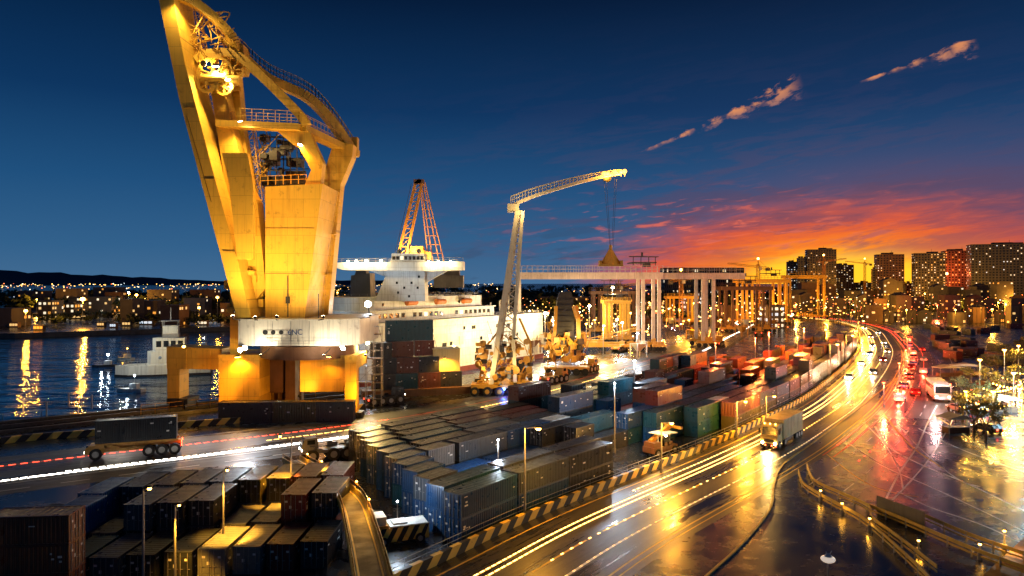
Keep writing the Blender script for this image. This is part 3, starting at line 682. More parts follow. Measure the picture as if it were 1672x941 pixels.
mb = MB(); mb.pp([(545, 231), (577, 236), (575, 256), (556, 302), (535, 522), (494, 522), (512, 320), (524, 298)], 178.2, 4.2); bld(mb, 'tower_leg', yellow)
# top platform with railings
mb = MB(); pA, pB, pC = W(352, 198, 162), W(488, 204, 162), W(577, 247, 184)
mb.bar(pA+Vector((0, 1.5, -.4)), pB+Vector((0, 1.5, -.4)), 3.2, 1.5); mb.bar(pB+Vector((0, 1.5, -.45)), pC+Vector((0, 1.5, -.45)), 3.2, 1.5); mb.box(pC+Vector((.5, 0, 1)), (1.5, 2, 5))
plat = bld(mb, 'top_platform', yellow)
mb = MB(); mb.rail([W(392, 199, 162), pB, pC], 3.1, 2.6, .085, 2); mb.rail([pA+Vector((0, 3, 0)), pB+Vector((0, 3, 0)), pC+Vector((0, 3, 0))], 3.0, 2.6, .08, 2); bld(mb, 'railing', yellow, plat)
mb = MB(); mb.pp([(452, 214), (493, 214), (489, 232), (478, 236)], 164, 4); bld(mb, 'bracket', yellow, plat)
# leaning boom: two box sections with stiffened edges
mb = MB(); mb.pp([(254, -26), (281, -26), (286, 18), (302, 105), (325, 193), (353, 300), (389, 430), (410, 520), (387, 521), (363, 427), (329, 300), (292, 160)], 158, 10); boom = bld(mb, 'boom', yellow)
mb = MB()
for (a, b) in (((300, 175), (318, 175)), ((333, 292), (350, 292)), ((364, 410), (384, 410))): mb.bar(W(*a, 157.9), W(*b, 157.9), .2, .2)
mb.bar(W(305, 190, 157.9), W(345, 330, 157.9), .12); bld(mb, 'plate_joint', paint('dark_seam', (0.2, 0.1, 0.02)), boom)
mb = MB(); mb.pp([(362, 250), (404, 250), (413, 300), (413, 424), (387, 424), (374, 300)], 156.5, 1.4); bld(mb, 'counterweight_plate', yellow)
mb = MB(); mb.pp([(340, 118), (362, 118), (380, 210), (404, 300), (420, 330), (434, 470), (405, 505), (390, 470), (372, 330), (352, 200)], 164, 4); bld(mb, 'boom_strut', yellow)
mb = MB(); mb.pp([(371, 96), (386, 96), (396, 205), (412, 300), (434, 420), (426, 440), (396, 330), (377, 205)], 169, 3); bld(mb, 'boom_strut', yellow)
def arc(pix, w_, h_, d0, d1, name):
    n = len(pix); P = [W(x, y, d0+(d1-d0)*i/(n-1)) for i, (x, y) in enumerate(pix)]
    P = Curve3(P); mb = MB(); mb.path(P, w_, h_); return bld(mb, name, yellow), P
def Curve3(P, n=5):
    out = []
    for i in range(len(P)-1):
        a = P[max(i-1, 0)]; b = P[i]; c = P[i+1]; d = P[min(i+2, len(P)-1)]
        for k in range(n):
            t = k/n; out.append(0.5*((2*b)+(c-a)*t+(2*a-5*b+4*c-d)*t*t+(3*b-a-3*c+d)*t**3))
    return out+[P[-1]]
arc([(286, -8), (318, 5), (350, 30), (376, 58), (384, 78), (386, 100)], 2.2, 2.0, 160, 166, 'head_beam')
arc([(322, 100), (340, 90), (375, 88), (400, 100), (445, 142), (490, 188), (501, 206)], 2.0, 2.0, 164, 164, 'head_beam')
ob, P = arc([(390, 88), (405, 103), (440, 130), (495, 155), (525, 180), (552, 214), (572, 244)], 2.4, 2.1, 166, 182, 'head_beam')
mb = MB(); P2 = [p+Vector((0.2, 0, 1.1)) for p in P]; mb.rail(P2, 2.6, 2.2, .08, 2); P3 = [p+Vector((0.2, 2.4, 1.1)) for p in P]; mb.rail(P3, 2.6, 2.2, .07, 2); bld(mb, 'railing', yellow, ob)
mb = MB(); mb.pp([(374, 60), (396, 72), (400, 100), (396, 118), (380, 118)], 165, 4); bld(mb, 'head_bracket', yellow)
rr0 = random.Random(3)
# sheave head: drum, sheaves, rope tangle, ladders
mb = MB()
def sheave(mb, c, r, w_, n=20):
    c = Vector(c); P = [c+Vector((math.cos(2*PI*i/n)*r, 0, math.sin(2*PI*i/n)*r)) for i in range(n+1)]
    mb.path(P, w_, .5); mb.wheel(c, r*.22, w_*1.3, (0, 1, 0), 0, 10)
    for i in range(0, n, 3): mb.bar(c, P[i], .3, .3)
for (px, py, r_, dd) in ((352, 122, 4.0, 162.5), (352, 122, 4.0, 166), (380, 114, 2.6, 164), (338, 136, 2.0, 161.5), (366, 142, 1.8, 161.5)): sheave(mb, W(px, py, dd), r_, .7)
for i in range(26): mb.box(W(rr0.uniform(328, 398), rr0.uniform(96, 146), rr0.uniform(164, 168)), (rr0.uniform(.5, 2.2), rr0.uniform(.5, 2), rr0.uniform(.4, 1.8)))
mb.tube(W(330, 128, 162), W(392, 132, 162), 1.1, 10); mb.tube(W(372, 92, 168), W(372, 128, 162), 1.0, 10); bld(mb, 'sheave_block', yellow)
mb = MB(); rr = random.Random(4)
for i in range(26):
    a = Vector((rr.uniform(318, 372), rr.uniform(20, 92), 0)); pts = []
    for k in range(4): pts.append(W(a.x+rr.uniform(-16, 16), a.y+rr.uniform(-18, 18), rr.uniform(161, 168)))
    mb.path(Curve3(pts, 4), .22)
mb.lattice(W(312, 22, 166), W(326, 98, 166), 3.2, 3.2, .16, 2.2); mb.lattice(W(330, 120, 169), W(372, 270, 169), 2.6, 2.6, .15, 2.4); mb.lattice(W(340, 30, 166), W(392, 84, 166), 2.4, 2.4, .15, 2.2)
bld(mb, 'rope_gear', yellow)
mb = MB()
for i in range(16):
    a = (rr.uniform(404, 440), rr.uniform(215, 300)); mb.path([W(a[0]+rr.uniform(-14, 22), a[1]+rr.uniform(-25, 25), 170+rr.uniform(0, 6)) for _ in range(4)], .16)
mb.lattice(W(408, 215, 172), W(424, 330, 172), 2.2, 2.2, .13, 2); mb.lattice(W(418, 330, 170), W(432, 500, 170), 2.0, 2.0, .13, 2)
bld(mb, 'cable_ladder', yellow)
# winch cage between tower arms
mb = MB()
box_px(mb, 427, 497, 172, 6, W(0, 303, 172)[2], W(0, 288, 172)[2])
for i in range(34):
    px, py = rr.uniform(428, 500), rr.uniform(226, 296); mb.box(W(px, py, rr.uniform(169, 178)), (rr.uniform(.6, 3), rr.uniform(.6, 3), rr.uniform(.5, 2.6)))
for i in range(7): mb.bar(W(430+11*i, 300, 171), W(430+11*i, 218, 171), .22)
for i in range(5): mb.bar(W(428, 224+18*i, 171), W(500, 226+18*i, 171), .18); mb.bar(W(428, 224+18*i, 177), W(505, 222+18*i, 177), .18)
bld(mb, 'winch_cage', steel)
mb = MB(); mb.rail([W(425, 303, 168), W(500, 300, 168)], 2.2, 1.8, .09, 2); mb.rail([W(425, 303, 168), W(422, 303, 178)], 2.2, 1.8, .08, 2); bld(mb, 'railing', yellow)
mb = MB()
for k in range(9): mb.path([W(402+k*3.6, 300+k*8, 168), W(425+k, 320+k*18, 168.5), W(430, 500, 168)], .14)
bld(mb, 'hoist_rope', steel)
# base clutter of the boom foot
mb = MB()
for i in range(26): mb.box(W(rr.uniform(372, 432), rr.uniform(430, 518), rr.uniform(163, 168)), (rr.uniform(.4, 1.8), rr.uniform(.4, 2), rr.uniform(.4, 2.2)))
mb.bar(W(388, 470, 168), W(388, 640, 168), 2.6); bld(mb, 'boom_foot', yellow)
def floodlight(parent, p, aim, power, col, em, spot=95, nm='floodlight', size=.5, world=True, radius=.4):
    p = Vector(p); d = (Vector(aim)-p).normalized(); mb = MB(); mb.tube(p-d*.5*size, p+d*.1*size, size*.7, 10, size); mb.tube(p+d*.1*size, p+d*.2*size, size*.95, 10, None, 1)
    o = mb.build(nm, [steel, em], parent, world)
    lamp('floodlight_beam', p+d*(.25*size+radius), power, col, radius, None, spot, aim); return o
K = 1.0
# floodlights on and round the crane
floodlight(cr_, W(388, 583, 165.2), W(392, 640, 164), 2103, AMBER, E_amber, 150, size=.7)
floodlight(cr_, W(402, 517, 161), W(400, 400, 158), 3442, (1, .70, .27), E_warm, 140, size=.6)
floodlight(cr_, W(536, 583, 162), W(530, 640, 160), 1721, AMBER, E_amber, 150, size=.6)
floodlight(cr_, W(332, 104, 161.5), W(360, 112, 168), 1700, (1, .70, .27), E_warm, 150, size=.8)
floodlight(cr_, W(352, 108, 161), W(362, 200, 163), 4200, (1, .70, .27), E_warm, 160, size=.8)
floodlight(cr_, W(372, 130, 160.5), W(400, 300, 158), 3442, (1, .70, .27), E_warm, 150, size=.6)
floodlight(cr_, W(490, 236, 163), W(470, 330, 160), 2677, AMBER, E_warm, 150, size=.6)
floodlight(cr_, W(300, -6, 157), W(300, 90, 157), 4200, (1, .70, .27), E_warm, 150, size=.6)
# masts in front of the crane light it from below
def mast(x, y, h, aims, label, head=None, gr=None, em=None, col=None, power=60000, spot=50):
    t = thing('floodlight_mast', label, 'light mast', (x, y, 0), 0, gr)
    mb = MB(); mb.tube((0, 0, 0), (0, 0, h), .28, 8, .14); mb.box((0, 0, .2), (1, 1, .4)); mb.build('pole', galv, t)
    mb = MB(); mb.box((0, 0, h), (2.4, .5, .18)); mb.build('head_frame', galv, t)
    for i, a in enumerate(aims):
        p = Vector((x+(i-(len(aims)-1)/2)*1.1, y, h+.5)); floodlight(t, p, a, power, col or WARM, em or E_warm, spot, size=.45)
    return t

# ------------------------------------------------------------------ ship
sh = thing('cargo_ship', 'large white ship with wide bridge wings moored behind the yellow crane', 'ship', (-28, 260, -3))
u = Vector((.56, .83, 0)).normalized(); v = Vector((-u.y, u.x, 0)); o0 = Vector((-52, 222, 0))
def S(a, b, z): p = o0+u*a+v*b; return Vector((p.x, p.y, z))
def plan(a0, a1, b0, b1, r=10, n=6):
    """deck outline with the near end rounded"""
    out = []
    for i in range(n+1): t = PI/2*i/n; out.append((a0+r-r*math.cos(t) , b0+r-r*math.sin(t)))
    out = [(a0+r-r*math.sin(PI/2*(1-i/n)) if False else a0+r-r*math.cos(PI/2*i/n), b0+r-r*math.sin(PI/2*i/n)) for i in range(n+1)]
    out += [(a1, b0), (a1, b1)]; out += [(a0+r-r*math.sin(PI/2*i/n), b1-r+r*math.cos(PI/2*i/n)) for i in range(n+1)]
    return out
def sslab(mb, pl, z0, z1, mat=0): mb.slab([(S(a, b, 0).x, S(a, b, 0).y) for a, b in pl], z0, z1, mat)
mb = MB(); sslab(mb, plan(0, 118, 0, 30, 12), -1, 17.5); hull = mb.build('hull', whitep, sh, True)
mb = MB(); sslab(mb, plan(-.3, 118.3, -.3, 30.3, 12.2), -3.5, -1); mb.build('boot_topping', paint('hull_red', (.16, .03, .02), .5, 0, .4, .3, .2, .3), hull, True)
for za in (5.5, 11.5): mb = MB(); sslab(mb, plan(-.12, 118.1, -.12, 30.1, 12.1), za, za+.25); mb.build('rubbing_strake', whitep, hull, True)
mb = MB(); sslab(mb, plan(5, 84, 3, 27, 11), 17.5, 21.5); lower = mb.build('superstructure', whitep, sh, True)
mb = MB(); sslab(mb, plan(9, 76, 4, 26, 10), 21.5, 26); upper = mb.build('superstructure', whitep, sh, True)
mb = MB(); sslab(mb, plan(4.5, 85, 2.5, 27.5, 11.5), 21.2, 21.6); mb.build('deck_edge', whitep, lower, True)
mb = MB(); mb.rail([S(a, b, 17.5) for a, b in plan(.5, 118, .5, 29.5, 12)[:10]], 1.2, 2.5, .05, 2); mb.build('railing', galv, hull, True)
mb = MB(); mb.rail([S(a, b, 26) for a, b in plan(9.3, 76, 4.3, 25.7, 10)[:10]], 1.2, 2.5, .05, 2); mb.build('railing', galv, upper, True)
def win(par, a, b, z, w_, h_, face='side', lit=False):
    mb = MB(); c = S(a, b, z); mb.box(c, (w_, .16, h_), math.atan2(u.y, u.x) if face == 'side' else math.atan2(v.y, v.x), 0)
    return mb.build('window', glass if not lit else E_win[1], par, True)
for i in range(22):
    if i not in (5, 12, 13): win(lower, 17+i*3.0, 2.95, 19.6, 1.7, 1.5, 'side', i in (8, 15))
for i in range(6): win(lower, 5+.0, 14.5+i*1.9, 19.6, 1.2, 1.4, 'end')
for i, (a, z) in enumerate([(22, 13.5), (30, 13.4), (41, 13.5), (48, 8), (52, 8.2), (60, 13.6), (66, 13.6), (71, 9), (82, 13.4), (90, 13.2), (97, 9)]): win(hull, a, -.05, z, 1.3 if i % 3 else 2.4, 1.4)
for a, z in ((20, 23.5), (34, 23.7), (50, 23.5), (62, 23.6)): win(upper, a, 3.95, z, 1.0, 1.0)
# bridge block set across the ship; its own axes face the camera side
bc = S(20, 16, 0); d0 = 236
mb = MB()
def tap(mb, pix, d, t): mb.pp(pix, d, t)
tap(mb, [(612, 492), (632, 445), (638, 424), (693, 424), (694, 492)], d0, 9); br = mb.build('bridge_tower', whitep, sh, True)
mb = MB(); mb.pp([(547, 429), (756, 427), (756, 441), (700, 443), (560, 441), (546, 437)], d0-2, 9); mb.pp([(600, 441), (640, 443), (640, 456)], d0+1, 4); mb.pp([(692, 443), (732, 441), (694, 462)], d0+1, 4); wing = mb.build('bridge_wing', whitep, sh, True)
mb = MB(); mb.rail([W(547, 429, d0-2), W(756, 427, d0-2)], 1.3, 2.2, .06, 2); mb.rail([W(547, 429, d0+6), W(756, 427, d0+6)], 1.3, 2.2, .06, 2); mb.build('railing', galv, wing, True)
mb = MB(); mb.pp([(640, 414), (692, 414), (694, 429), (637, 429)], d0-1.5, 8); wh = mb.build('wheelhouse', whitep, sh, True)
for i in range(8):
    mb = MB(); mb.box(W(643+i*6.6, 421.5, d0-1.6), (.95, .2, 1.1)); mb.build('window', glass if i not in (2,) else E_win[1], wh, True)
for px, py in ((648, 462), (660, 470), (672, 462), (650, 478), (682, 470), (668, 484), (684, 452)):
    mb = MB(); mb.box(W(px, py, d0-.06), (.7, .2, .8)); mb.build('window', glass, br, True)
mb = MB(); mb.bar(W(668, 414, d0+3), W(668, 398, d0+3), .4); mb.bar(W(660, 405, d0+3), W(676, 405, d0+3), .2); mb.ball(W(652, 411, d0+3), .9, 8); mb.wheel(W(684, 410, d0+3), .8, .5); mb.build('radar_mast', whitep, wh, True)
mb = MB(); mb.pp([(573, 450), (604, 446), (606, 512), (570, 512)], 252, 9); mb.pp([(578, 452), (598, 452), (598, 440), (582, 440)], 254, 5); mb.build('funnel', paint('grey_funnel', (.075, .085, .10), .5, 0, .3, .3, .2, .3), sh, True)
mb = MB(); mb.pp([(708, 448), (756, 450), (756, 470), (708, 470)], 256, 6); mb.pp([(724, 441), (750, 441), (750, 450), (724, 450)], 257, 4); mb.build('deckhouse', conc_dk, sh, True)
for i in range(5):
    mb = MB(); p = S(80+i*7, 12, 17.5); mb.tube(p, p+Vector((0, 0, rnd.uniform(5, 9))), .35, 6); mb.build('deck_post', ywhite, sh, True)
for i, (px, py, pw) in enumerate([(568, 428, 900), (582, 427, 900), (598, 426, 900), (622, 426, 1200), (700, 428, 900), (716, 428, 900), (736, 428, 900)]):
    p = W(px, py, d0-2.8); mb = MB(); mb.ball(p, .42, 8); mb.build('deck_lamp', E_warm, wing, True); lamp('deck_light', p+Vector((0, -1.2, -.6)), pw*.35, WARM, .4)
p = W(601, 497, 218); mb = MB(); mb.tube(p+Vector((0, .6, 0)), p, .6, 12, 1.0); mb.wheel(p+Vector((0, -.05, 0)), .95, .1, (0, 1, 0), 1); mb.bar(p+Vector((0, .5, 0)), p+Vector((0, 3.5, -7.8)), .3)
mb.build('searchlight', [steel, emit('searchlight_glass', (.9, .97, 1), 160)], sh, True); lamp('searchlight_beam', p+Vector((0, -1.6, .3)), 4000, COOL, .4)
for px, py, dd in ((648, 520, 224), (664, 514, 228), (700, 524, 232), (724, 508, 232), (744, 515, 238)):
    p = W(px, py, dd)

# lifeboats, draught marks, hawsers and a rail of small details on the ship
for a in (30, 46, 62):
    mb = MB(); p = S(a, 2.2, 24); q = S(a+5, 2.2, 24); mb.tube(p, q, 1.1, 10, .9); mb.tube(p-(q-p)*.18, p, .3, 10, 1.1); mb.tube(q, q+(q-p)*.2, .9, 10, .2); lb = mb.build('lifeboat', paint('lifeboat_orange', (.50, .15, .03), .5, 0, .3, .3, .1, .8), sh, True)
    for t in (.15, .85): mb = MB(); c = p.lerp(q, t); mb.path([c+Vector((0, 0, -2.4))+v*2, c+Vector((0, 0, 2.2))+v*2, c+Vector((0, 0, 2.6)), c], .2); mb.build('davit', whitep, lb, True)
for i in range(9): mb = MB(); mb.box(S(11+.0, -.16, 1+i*1.0), (.5, .12, .35), math.atan2(u.y, u.x)); mb.build('draught_mark', black, hull, True)
for a in (14, 40, 75, 100): mb = MB(); p = S(a, -.2, 15.5); mb.bar(p, p-v*9-u*4+Vector((0, 0, -14.5)), .1); mb.build('hawser', steel, hull, True)
for a in (18, 58, 92): mb = MB(); mb.box(S(a, -.14, 9), (2.6, .2, 3.2), math.atan2(u.y, u.x)); mb.build('shell_door', paint('hull_grey', (.42, .45, .44), .5, 0, .3, .5, .3, .4), hull, True)
# ------------------------------------------------------------------ deck crane on the ship, A-frame
orange = paint('orange_crane_paint', (0.55, 0.24, 0.035), 0.5, 0, 0.4, 0.3, 0.4, 0.3)
dk_ = thing('deck_crane', 'brown orange A-frame crane with a steep lattice jib rising behind the ship bridge', 'crane', (-35, 262, 26))
mb = MB(); d = 262
for s in (0, 1): mb.path([W(650+14*s, 418, d), W(678+11*s, 300, d)], .9, 1.2)
for t in [i/8 for i in range(9)]: a = W(650, 418, d).lerp(W(678, 300, d), t); b = W(664, 418, d).lerp(W(689, 300, d), t); mb.bar(a, b, .4); c = W(664, 418, d).lerp(W(689, 300, d), min(t+.12, 1)); mb.bar(a, c, .3)
mb.build('jib', orange, dk_, True)
mb = MB()
for px in (700, 707, 717, 725): mb.bar(W(px, 428, d+6), W(685+(px-700)*.35, 298, d+1), .38)
for t in [i/9 for i in range(9)]: mb.bar(W(700, 428, d+6).lerp(W(685, 298, d+1), t), W(725, 428, d+6).lerp(W(694, 298, d+1), t), .26)
mb.build('back_stay', orange, dk_, True)
mb = MB(); mb.box(W(684, 297, d), (3.8, 2, 1.6)); mb.wheel(W(684, 296, d-.8), .9, .4); mb.wheel(W(680, 299, d-.8), .7, .4); mb.build('jib_head', brownp, dk_, True)
mb = MB(); mb.pp([(662, 402), (690, 402), (694, 420), (660, 420)], d+1, 5); mb.pp([(688, 408), (704, 412), (704, 424), (690, 424)], d+2, 4); mb.box(W(672, 425, d+3), (8, 8, 3)); mb.build('crane_house', orange, dk_, True)
mb = MB(); mb.tube(W(676, 426, d+3), W(676, 500, d+3), 2.6, 12); mb.build('pedestal', whitep, dk_, True)
mb = MB(); mb.bar(W(644, 418, d-1), W(672, 300, d-.5), .14); mb.bar(W(690, 303, d-.5), W(712, 470, d-2), .1); mb.build('rope', steel, dk_, True); lamp('crane_light', W(668, 408, 258), 3500, (1, .6, .2), .4); lamp('crane_light', W(700, 420, 258), 2500, (1, .6, .2), .4)  # unseen lights added to brighten the deck crane

# ------------------------------------------------------------------ vehicles' shared bits
def wheels(par, spots, r, w_, mat_hub=galv):
    for x, y, z in spots:
        s = 1 if y > 0 else -1
        mb = MB(); mb.wheel((x, y, z), r, w_, (0, 1, 0), 0, 18); wv = mb.build('wheel', rubber, par)
        mb = MB(); mb.wheel((x, y+s*(w_/2+.01), z), r*.55, .05, (0, 1, 0), 0, 12); mb.wheel((x, y+s*(w_/2+.03), z), r*.2, .08, (0, 1, 0), 0, 8); mb.build('rim', mat_hub, wv)
def lights(par, spots, em, nm, r=.14):
    for x, y, z, s in spots:
        mb = MB(); mb.tube((x-.04*s, y, z), (x+.04*s, y, z), r, 10); mb.build(nm, em, par)
# ------------------------------------------------------------------ white level-luffing mobile crane
D2 = 196
wc = thing('mobile_crane', 'white lattice mobile crane with bent boom and lit tip over the quay road', 'crane', (W(835, 640, D2)[0], D2, 0))
mb = MB()
for pix, dd, w_ in (([(800, 640), (812, 560), (845, 345)], D2-2, 1.3), ([(842, 640), (838, 560), (853, 345)], D2-2, 1.0), ([(806, 620), (820, 545), (848, 345)], D2+2.5, .9)):
    mb.path([W(x, y, dd) for x, y in pix], w_, w_)
for i in range(13):
    t = i/12; a = W(812, 560, D2-2).lerp(W(845, 345, D2-2), t); b = W(838, 560, D2-2).lerp(W(853, 345, D2-2), t); c = W(820, 545, D2+2.5).lerp(W(848, 345, D2+2.5), t)
    mb.bar(a, b, .28); mb.bar(b, c, .22); mb.bar(a, c, .22)
    if i < 12: t2 = (i+1)/12; mb.bar(a, W(838, 560, D2-2).lerp(W(853, 345, D2-2), t2), .22)
wmast = mb.build('mast', ywhite, wc, True)
mb = MB(); mb.ladder(W(827, 556, D2-2.7), W(849, 350, D2-2.7), .8, .9, .08); mb.build('ladder', ywhite, wmast, True)
mb = MB(); bp = Curve3([W(834, 337, D2), W(868, 322, D2), W(918, 306, D2), W(966, 293, D2), W(1012, 284, D2)], 4)
mb.path(bp, 1.4, .8); up = [p+Vector((0, 0, 2.7-1.7*i/len(bp))) for i, p in enumerate(bp)]
for s in (-.7, .7): mb.path([p+Vector((0, s, 0)) for p in up], .16)
for i, (a, b) in enumerate(zip(bp, up)):
    for s in (-.7, .7):
        mb.bar(a+Vector((0, s, .4)), b+Vector((0, s, 0)), .14); 
        if i: mb.bar((bp[i-1]+a)/2+Vector((0, s, .4)), (up[i-1]+b)/2+Vector((0, s, 0)), .12); mb.bar((bp[i-1]+up[i-1])/2+Vector((0, s, .2)), (a+b)/2+Vector((0, s, .2)), .1)
mb.box(W(838, 340, D2), (3.2, 2.6, 2.2)); jib = mb.build('boom', ywhite, wc, True)
mb = MB(); mb.wheel(W(992, 292, D2), 1.0, .5); mb.box(W(990, 291, D2), (1.6, 1.2, 1.6)); mb.build('sheave', steel, jib, True)
for px, py, pw in ((992, 284, 1200), (1014, 281, 1200), (1004, 281, 0), (1020, 280, 0), (986, 284, 0)):
    p = W(px, py, D2-1); mb = MB(); mb.ball(p, .62, 8); mb.bar(p, W(px, 288, D2), .15); mb.build('boom_lamp', emit('bright_amber_glass', (1, .40, .05), 6), jib, True)
    if pw: lamp('boom_light', p+Vector((0, -1.2, -.5)), pw, AMBER, .5)
lamp('boom_light', W(862, 330, D2-3)+Vector((0, -2, -2.5)), 700, WARM, .4)
mb = MB()
for px, p2 in ((986, 996), (990, 997), (1004, 999), (1007, 1001)): mb.bar(W(px, 292, D2+rnd.uniform(-.6, .6)), W(p2, 404, D2), .075)
mb.build('hoist_cable', steel, jib, True)
mb = MB(); zc = W(997, 404, D2)
mb.tube(zc+Vector((0, 0, .6)), zc-Vector((0, 0, .6)), .45, 8); mb.tube(zc-Vector((0, 0, .6)), W(997, 432, D2), .5, 4, 2.9); mb.box(W(997, 433, D2), (6.6, 2.6, .7))
for s in (-1, 1): mb.bar(W(997+s*17, 432, D2), W(997+s*3, 410, D2), .25); mb.box(W(997+s*17, 430, D2), (.7, 2.8, 1.5))
mb.build('hook_frame', yellow2, jib, True)
mb = MB(); rr = random.Random(9)
for i in range(150):
    p = W(rr.uniform(780, 866), 552+76*rr.random()**.7, D2+rr.uniform(-3, 5)); q = rr.random(); mk = 0 if i % 5 < 3 else 1
    if q < .45: mb.box(p, (rr.uniform(.4, 2.0), rr.uniform(.4, 2), rr.uniform(.4, 1.8)), rr.uniform(0, 1), mk)
    elif q < .75: mb.bar(p, p+Vector((rr.uniform(-3, 3), rr.uniform(-2, 2), rr.uniform(-4, 4))), rr.uniform(.15, .4))
    else: mb.wheel(p, rr.uniform(.4, 1.1), .5, (rr.uniform(-.4, .4), 1, 0), 0, 12)
mb.path([W(868, 640, D2+3), W(866, 560, D2+3), W(848, 520, D2+3)], .6); mb.path([W(782, 630, D2+3), W(790, 570, D2+3), W(815, 540, D2+3)], .5); mb.build('machinery_deck', [yellow2, steel], wc, True); lamp('deck_light', W(795, 600, D2-7), 700, WARM, .3); lamp('deck_light', W(850, 600, D2-7), 700, WARM, .3)  # lights without fixtures added to brighten the crane base
mb = MB(); c0 = W(817, 634, D2-2); mb.box((c0.x, D2, 2.6), (16, 6.5, 1.0)); mb.box((c0.x, D2, 3.3), (12, 5, .6)); mb.build('chassis', yellow2, wc, True)
mb = MB(); 
for px in (772, 788, 796, 812): pass
for i in range(5):
    mb = MB(); x = c0.x-7+i*3.4; mb.wheel((x, D2-3.6, 1.25), 1.25, .8, (0, 1, 0), 0, 18); mb.wheel((x, D2+3.6, 1.25), 1.25, .8, (0, 1, 0), 0, 18); ww = mb.build('wheel', rubber, wc, True)
    mb = MB(); mb.wheel((x, D2-4.03, 1.25), .65, .08, (0, 1, 0), 0, 12); mb.build('rim', yellow2, ww, True)
mb = MB(); mb.tube((c0.x+1, D2-3.5, 2.0), (c0.x+1, D2-3.6, 2.0), .4, 10); mb.build('blue_marker_lamp', E_blue, wc, True); lamp('blue_marker_light', (c0.x+1, D2-4.6, 1.6), 260, (.1, .2, 1), .2)

# ------------------------------------------------------------------ dark slewing tower machine
D3 = 238
tw = thing('harbour_loader', 'dark upright loader tower with yellow side legs on the lit quay', 'loader', (W(925, 600, D3)[0], D3, 0))
mb = MB(); mb.pp([(906, 560), (910, 490), (914, 478), (932, 476), (936, 488), (938, 560)], D3, 4); 
for i in range(8): mb.box(W(922, 490+9*i, D3-.2), (5.5-.2*i, .4, .3))
mb.build('tower', steel, tw, True)
mb = MB(); mb.path([W(898, 590, D3-1), W(906, 540, D3-1), W(908, 500, D3)], 1.1); mb.path([W(945, 590, D3-1), W(944, 520, D3-1), W(938, 500, D3)], 1.4); mb.path([W(902, 570, D3-2), W(925, 548, D3-2), W(944, 572, D3-2)], .7); mb.build('side_leg', yellow2, tw, True)
mb = MB()
for i in range(110):
    p = W(rr.uniform(890, 955), rr.uniform(545, 590), D3+rr.uniform(-4, 3)); q = rr.random(); mk = 0 if i % 5 < 3 else 1
    if q < .5: mb.box(p, (rr.uniform(.5, 2.4), rr.uniform(.5, 2), rr.uniform(.4, 2)), rr.uniform(0, 1), mk)
    elif q < .8: mb.bar(p, p+Vector((rr.uniform(-3, 3), rr.uniform(-2, 2), rr.uniform(-4, 4))), rr.uniform(.2, .4))
    else: mb.wheel(p, rr.uniform(.5, 1.2), .5, (0, 1, 0), 0, 12)
mb.box((W(925, 600, D3)[0], D3, 2.4), (15, 6, .9)); mb.build('machinery_deck', [yellow2, steel], tw, True); lamp('deck_light', W(912, 560, D3-8), 1200, WARM, .3); lamp('deck_light', W(950, 545, D3-7), 1200, WARM, .3)  # lights without fixtures added to brighten the loader
for i in range(5):
    mb = MB(); x = W(925, 600, D3)[0]-6+i*3; mb.wheel((x, D3-3, 1.2), 1.2, .8, (0, 1, 0), 0, 16); mb.wheel((x, D3+3, 1.2), 1.2, .8); mb.build('wheel', rubber, tw, True)
